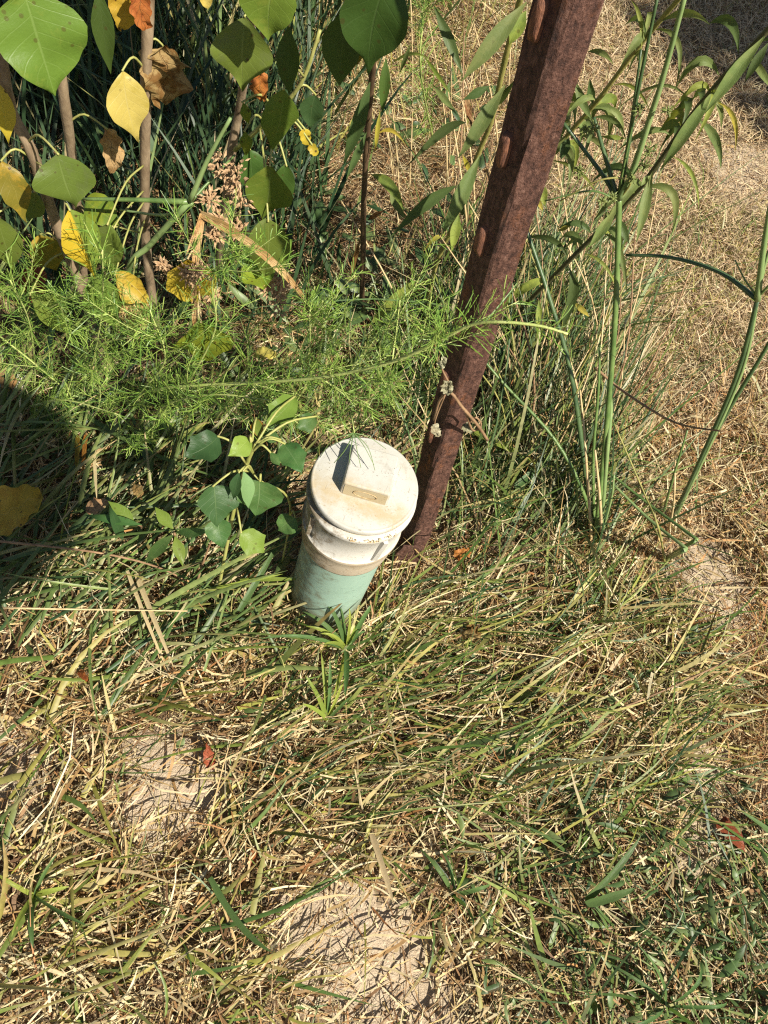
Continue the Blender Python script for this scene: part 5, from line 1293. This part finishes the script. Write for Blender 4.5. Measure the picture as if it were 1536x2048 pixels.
# small stones in the grass
def stone(label, px, py, s, colr):
    p = at_z(px, py, 0.008); r = size_at(p, s) / 2
    vs = []; fs = []
    nl, na = 5, 8; sd = random.random() * 9
    for i in range(nl + 1):
        th = math.pi * i / nl
        for k in range(na):
            a = 2 * math.pi * k / na
            q = r * (1 + 0.22 * math.sin(sd + 3 * a + 2 * th) + 0.12 * math.sin(5 * a - sd))
            vs.append(p + np.array([q * math.sin(th) * math.cos(a), q * math.sin(th) * math.sin(a) * 0.8, q * math.cos(th) * 0.6]))
    for i in range(nl):
        for k in range(na): fs.append([i * na + k, (i + 1) * na + k, (i + 1) * na + (k + 1) % na, i * na + (k + 1) % na])
    m = SM['stone' + colr]
    tag(mesh_obj('stone', vs, fs, m, None, origin=p, smooth=False), label, 'stone')
SM['stonegrey'] = stem_material('grey_stone', (0.10, 0.085, 0.075), (0.36, 0.33, 0.28), 0.9, 160)
SM['stonewhite'] = stem_material('white_stone', (0.45, 0.42, 0.36), (0.66, 0.62, 0.54), 0.9, 160)
stone('grey stone half hidden in the grass at the centre bottom', 796, 1512, 34, 'grey')
stone('tiny white pebble in the grass below the grey stone', 694, 1610, 12, 'white')
stone('small pale stone lying at the right between dry stalks and the sedge', 1105, 510, 40, 'white')
stone('second pale stone, lower of the pair beside the sedge', 1140, 545, 28, 'white')
stone('flat pale stone at the right edge of the lit sand near the feathery weed', 20, 762, 60, 'white')

# dead vine wound round the post
vine = thing('dead_vine', pt((960, 870, .44)), 'withered dead vine with curled grey leaves wound round the rusty post', 'vine')
for spec, r in (([(975, 880, .44), (955, 850, .415), (925, 815, .405), (900, 785, .405), (880, 800, .41), (868, 840, .42)], .0016), ([(930, 820, .405), (945, 860, .42), (962, 850, .425), (952, 835, .42), (940, 845, .42)], .0012),
                ([(900, 770, .405), (885, 740, .41), (870, 700, .43), (850, 660, .47)], .0010), ([(890, 790, .405), (872, 835, .41), (868, 860, .415)], .0009)):
    tube('tendril', stem_path(spec, 6), r, r * .7, SM['brown'], vine, 5, 0.1)
PALEDEAD = leaf_material('withered_pale_leaf', (0.42, 0.40, 0.26), (0.5, 0.46, 0.33), vein=0.2, rough=0.8, trans=0.15, blotch=(0.25, 0.22, 0.13), blotch_amt=0.5, dry=True, spec=0.2)
for b, t, w in (((888, 762, .40), (898, 790, .40), 24), ((866, 850, .41), (878, 872, .41), 20), ((925, 850, .42), (945, 862, .42), 18), ((905, 765, .40), (885, 780, .40), 14), ((880, 735, .41), (892, 715, .41), 16), ((866, 640, .46), (880, 655, .46), 22), ((848, 690, .46), (862, 672, .46), 18)):
    leaf(vine, b, t, w, 'tan', shape='ragged', name='dead_leaf', crumple=0.6, material=PALEDEAD)

# ---------------------------------------------------------------- what throws the two shadows at the picture's edges
def photographer():
    feet = np.array([0.51, -0.86, 0.0])
    root = thing('person', feet, 'person in dark clothes leaning over the grass whose shadow falls at the left edge', 'person')
    J = {}
    def V(x, y, z): return Vector((x, y, z))
    pts = [('pelvis', (0.510, -1.000, .86), .13), ('belly', (0.490, -0.880, 1.0), .13), ('chest', (0.460, -0.660, 1.18), .14), ('neck', (0.475, -0.510, 1.25), .06),
           ('hipl', (0.420, -0.900, .82), .09), ('kneel', (0.410, -0.840, .46), .062), ('anklel', (0.410, -0.900, .09), .042), ('toel', (0.390, -0.740, .03), .035),
           ('hipr', (0.610, -0.900, .82), .09), ('kneer', (0.620, -0.820, .46), .062), ('ankler', (0.630, -0.900, .09), .042), ('toer', (0.640, -0.740, .03), .035),
           ('shl', (0.340, -0.620, 1.20), .062), ('ell', (0.190, -0.560, 1.02), .045), ('wrl', (0.010, -0.440, .95), .03), 
           ('shr', (0.560, -0.640, 1.20), .062), ('elr', (0.370, -0.560, .98), .045), ('wrr', (0.190, -0.440, .93), .03)]
    idx = {n: i for i, (n, _, _) in enumerate(pts)}
    ed = [('pelvis', 'belly'), ('belly', 'chest'), ('chest', 'neck'), ('pelvis', 'hipl'), ('hipl', 'kneel'), ('kneel', 'anklel'), ('anklel', 'toel'), ('pelvis', 'hipr'), ('hipr', 'kneer'), ('kneer', 'ankler'), ('ankler', 'toer'),
          ('chest', 'shl'), ('shl', 'ell'), ('ell', 'wrl'), ('chest', 'shr'), ('shr', 'elr'), ('elr', 'wrr')]
    me = bpy.data.meshes.new('body')
    me.from_pydata([tuple(np.array(p) - feet) for _, p, _ in pts], [(idx[a], idx[b]) for a, b in ed], [])
    o = bpy.data.objects.new('body', me); col.objects.link(o); o.parent = root
    sk = o.modifiers.new('skin', 'SKIN'); sub = o.modifiers.new('smooth', 'SUBSURF'); sub.levels = 2; sub.render_levels = 2
    sv = me.skin_vertices[0].data if me.skin_vertices else None
    if sv is None:
        bpy.context.view_layer.objects.active = o
        sv = me.skin_vertices[0].data
    for i, (_, _, r) in enumerate(pts): sv[i].radius = (r, r); 
    sv[0].use_root = True
    cloth, nd, lk, b = mat_new('dark_cloth'); b.inputs['Base Color'].default_value = (0.04, 0.05, 0.07, 1); b.inputs['Roughness'].default_value = 0.9
    skin, nd, lk, b = mat_new('skin'); b.inputs['Base Color'].default_value = (0.42, 0.25, 0.17, 1); b.inputs['Roughness'].default_value = 0.5
    hairm, nd, lk, b = mat_new('hair'); b.inputs['Base Color'].default_value = (0.03, 0.02, 0.015, 1); b.inputs['Roughness'].default_value = 0.6
    me.materials.append(cloth)
    def blob(name, c, r, mt, par, squash=(1, 1, 1), face=False):
        vs = []; fs = []; nl, na = 12, 18
        for i in range(nl + 1):
            th = math.pi * i / nl
            for k in range(na):
                a = 2 * math.pi * k / na
                q = np.array([math.sin(th) * math.cos(a) * squash[0], math.sin(th) * math.sin(a) * squash[1], math.cos(th) * squash[2]]) * r
                if face:
                    if q[1] > 0: q[1] *= 0.92
                    if abs(q[0]) < r * .18 and q[1] > 0 and -r * .35 < q[2] < r * .1: q[1] += r * .22
                vs.append(np.array(c) + q)
        for i in range(nl):
            for k in range(na): fs.append([i * na + k, (i + 1) * na + k, (i + 1) * na + (k + 1) % na, i * na + (k + 1) % na])
        return mesh_obj(name, vs, fs, mt, par)
    hc = np.array([.455, -.335, 1.29])
    hd = blob('head', hc, .105, skin, root, (.78, .95, 1.12), True)
    blob('hair', hc + np.array([0, -.022, .022]), .112, hairm, hd, (.82, .95, 1.08))
    hv = []; hf = []; prof = [(.001, .135), (.07, .130), (.092, .10), (.098, .045), (.15, .035), (.172, .028), (.172, .024), (.15, .030), (.095, .036)]
    for r, z in prof:
        for k in range(24):
            a = 2 * math.pi * k / 24; hv.append(hc + np.array([r * math.cos(a), r * math.sin(a), z]))
    for i in range(len(prof) - 1):
        for k in range(24): hf.append([i * 24 + k, i * 24 + (k + 1) % 24, (i + 1) * 24 + (k + 1) % 24, (i + 1) * 24 + k])
    mesh_obj('shadow_hat', hv, hf, cloth, hd)  # unseen brim added to widen the shadow of the head
    for nm, w in (('hand', np.array([.05, -.405, .945])), ('hand', np.array([.23, -.415, .925]))):
        mb = MB(); vv, ff = tube_geo([w + np.array([.02, -.02, .005]), w, w + np.array([-.04, .05, -.01])], .026, .03, 8); mb.add(vv, ff)
        for k in range(4):
            s = w + np.array([-.035 + .017 * (k - 1.5) * .6, .045 + .012 * (k - 1.5), -.006 + .014 * (k - 1.5)])
            L = (.055, .066, .07, .06)[k]
            vv, ff = tube_geo([s, s + np.array([-.5, .6, -.2]) * L * .6, s + np.array([-.9, .7, -.6]) * L * .8], .0085, .0065, 6); mb.add(vv, ff)
        vv, ff = tube_geo([w + np.array([.005, .01, .015]), w + np.array([-.01, .05, .035]), w + np.array([-.03, .08, .04])], .011, .008, 6); mb.add(vv, ff)
        mb.build(nm, skin, root)
    return root
photographer()

def shade_tree(base, crown_c, crown_r, label, nleaf, seed):
    r2 = np.random.default_rng(seed)
    root = thing('tree', base, label, 'tree')
    base = np.array(base, float); cc = np.array(crown_c, float)
    tube('trunk', smooth_path([base - np.array([0, 0, .1]), base + (cc - base) * .4 + np.array([.08, 0, 0]), cc], 6), .09, .03, SM['bark'], root, 9, .05)
    for k in range(7):
        d = r2.normal(0, 1, 3); d[2] = abs(d[2]) * .4; d /= np.linalg.norm(d)
        s = base + (cc - base) * r2.uniform(.6, .95)
        tube('limb', smooth_path([s, s + d * crown_r * .5 + np.array([0, 0, .08]), s + d * crown_r * .95], 4), .03, .008, SM['bark'], root, 6, .05)
    B = Blades()
    k = r2.normal(0, 1, (60, 3)); k /= np.linalg.norm(k, axis=1, keepdims=True); k = cc + k * crown_r * r2.uniform(.3, .85, (60, 1)) * np.array([1, 1, .75])
    P = k[r2.integers(0, 60, nleaf)] + r2.normal(0, crown_r * .16, (nleaf, 3))
    B.add(P, r2.uniform(0, 6.28, nleaf), r2.uniform(.05, .09, nleaf), r2.uniform(.035, .06, nleaf), r2.uniform(.6, 2.2, nleaf), r2.uniform(-.3, .5, nleaf), pick_cols(nleaf, {'green': 5, 'darkg': 4, 'yell': 1}), 3, r2.normal(0, .6, nleaf), shape='lance', zmin=-9)
    o = B.build('crown', M_BLADE, root); o['kind'] = 'stuff'
g = at_z(1560, 70); h = 2.6
off = SUN_DIR[:2] / SUN_DIR[2] * h
shade_tree((g[0] + off[0] + .4, g[1] + off[1] + .3, 0), (g[0] + off[0] + .1, g[1] + off[1] + .12, h), .5, 'leafy tree standing beyond the right edge and shading the far lawn', 5200, 5)
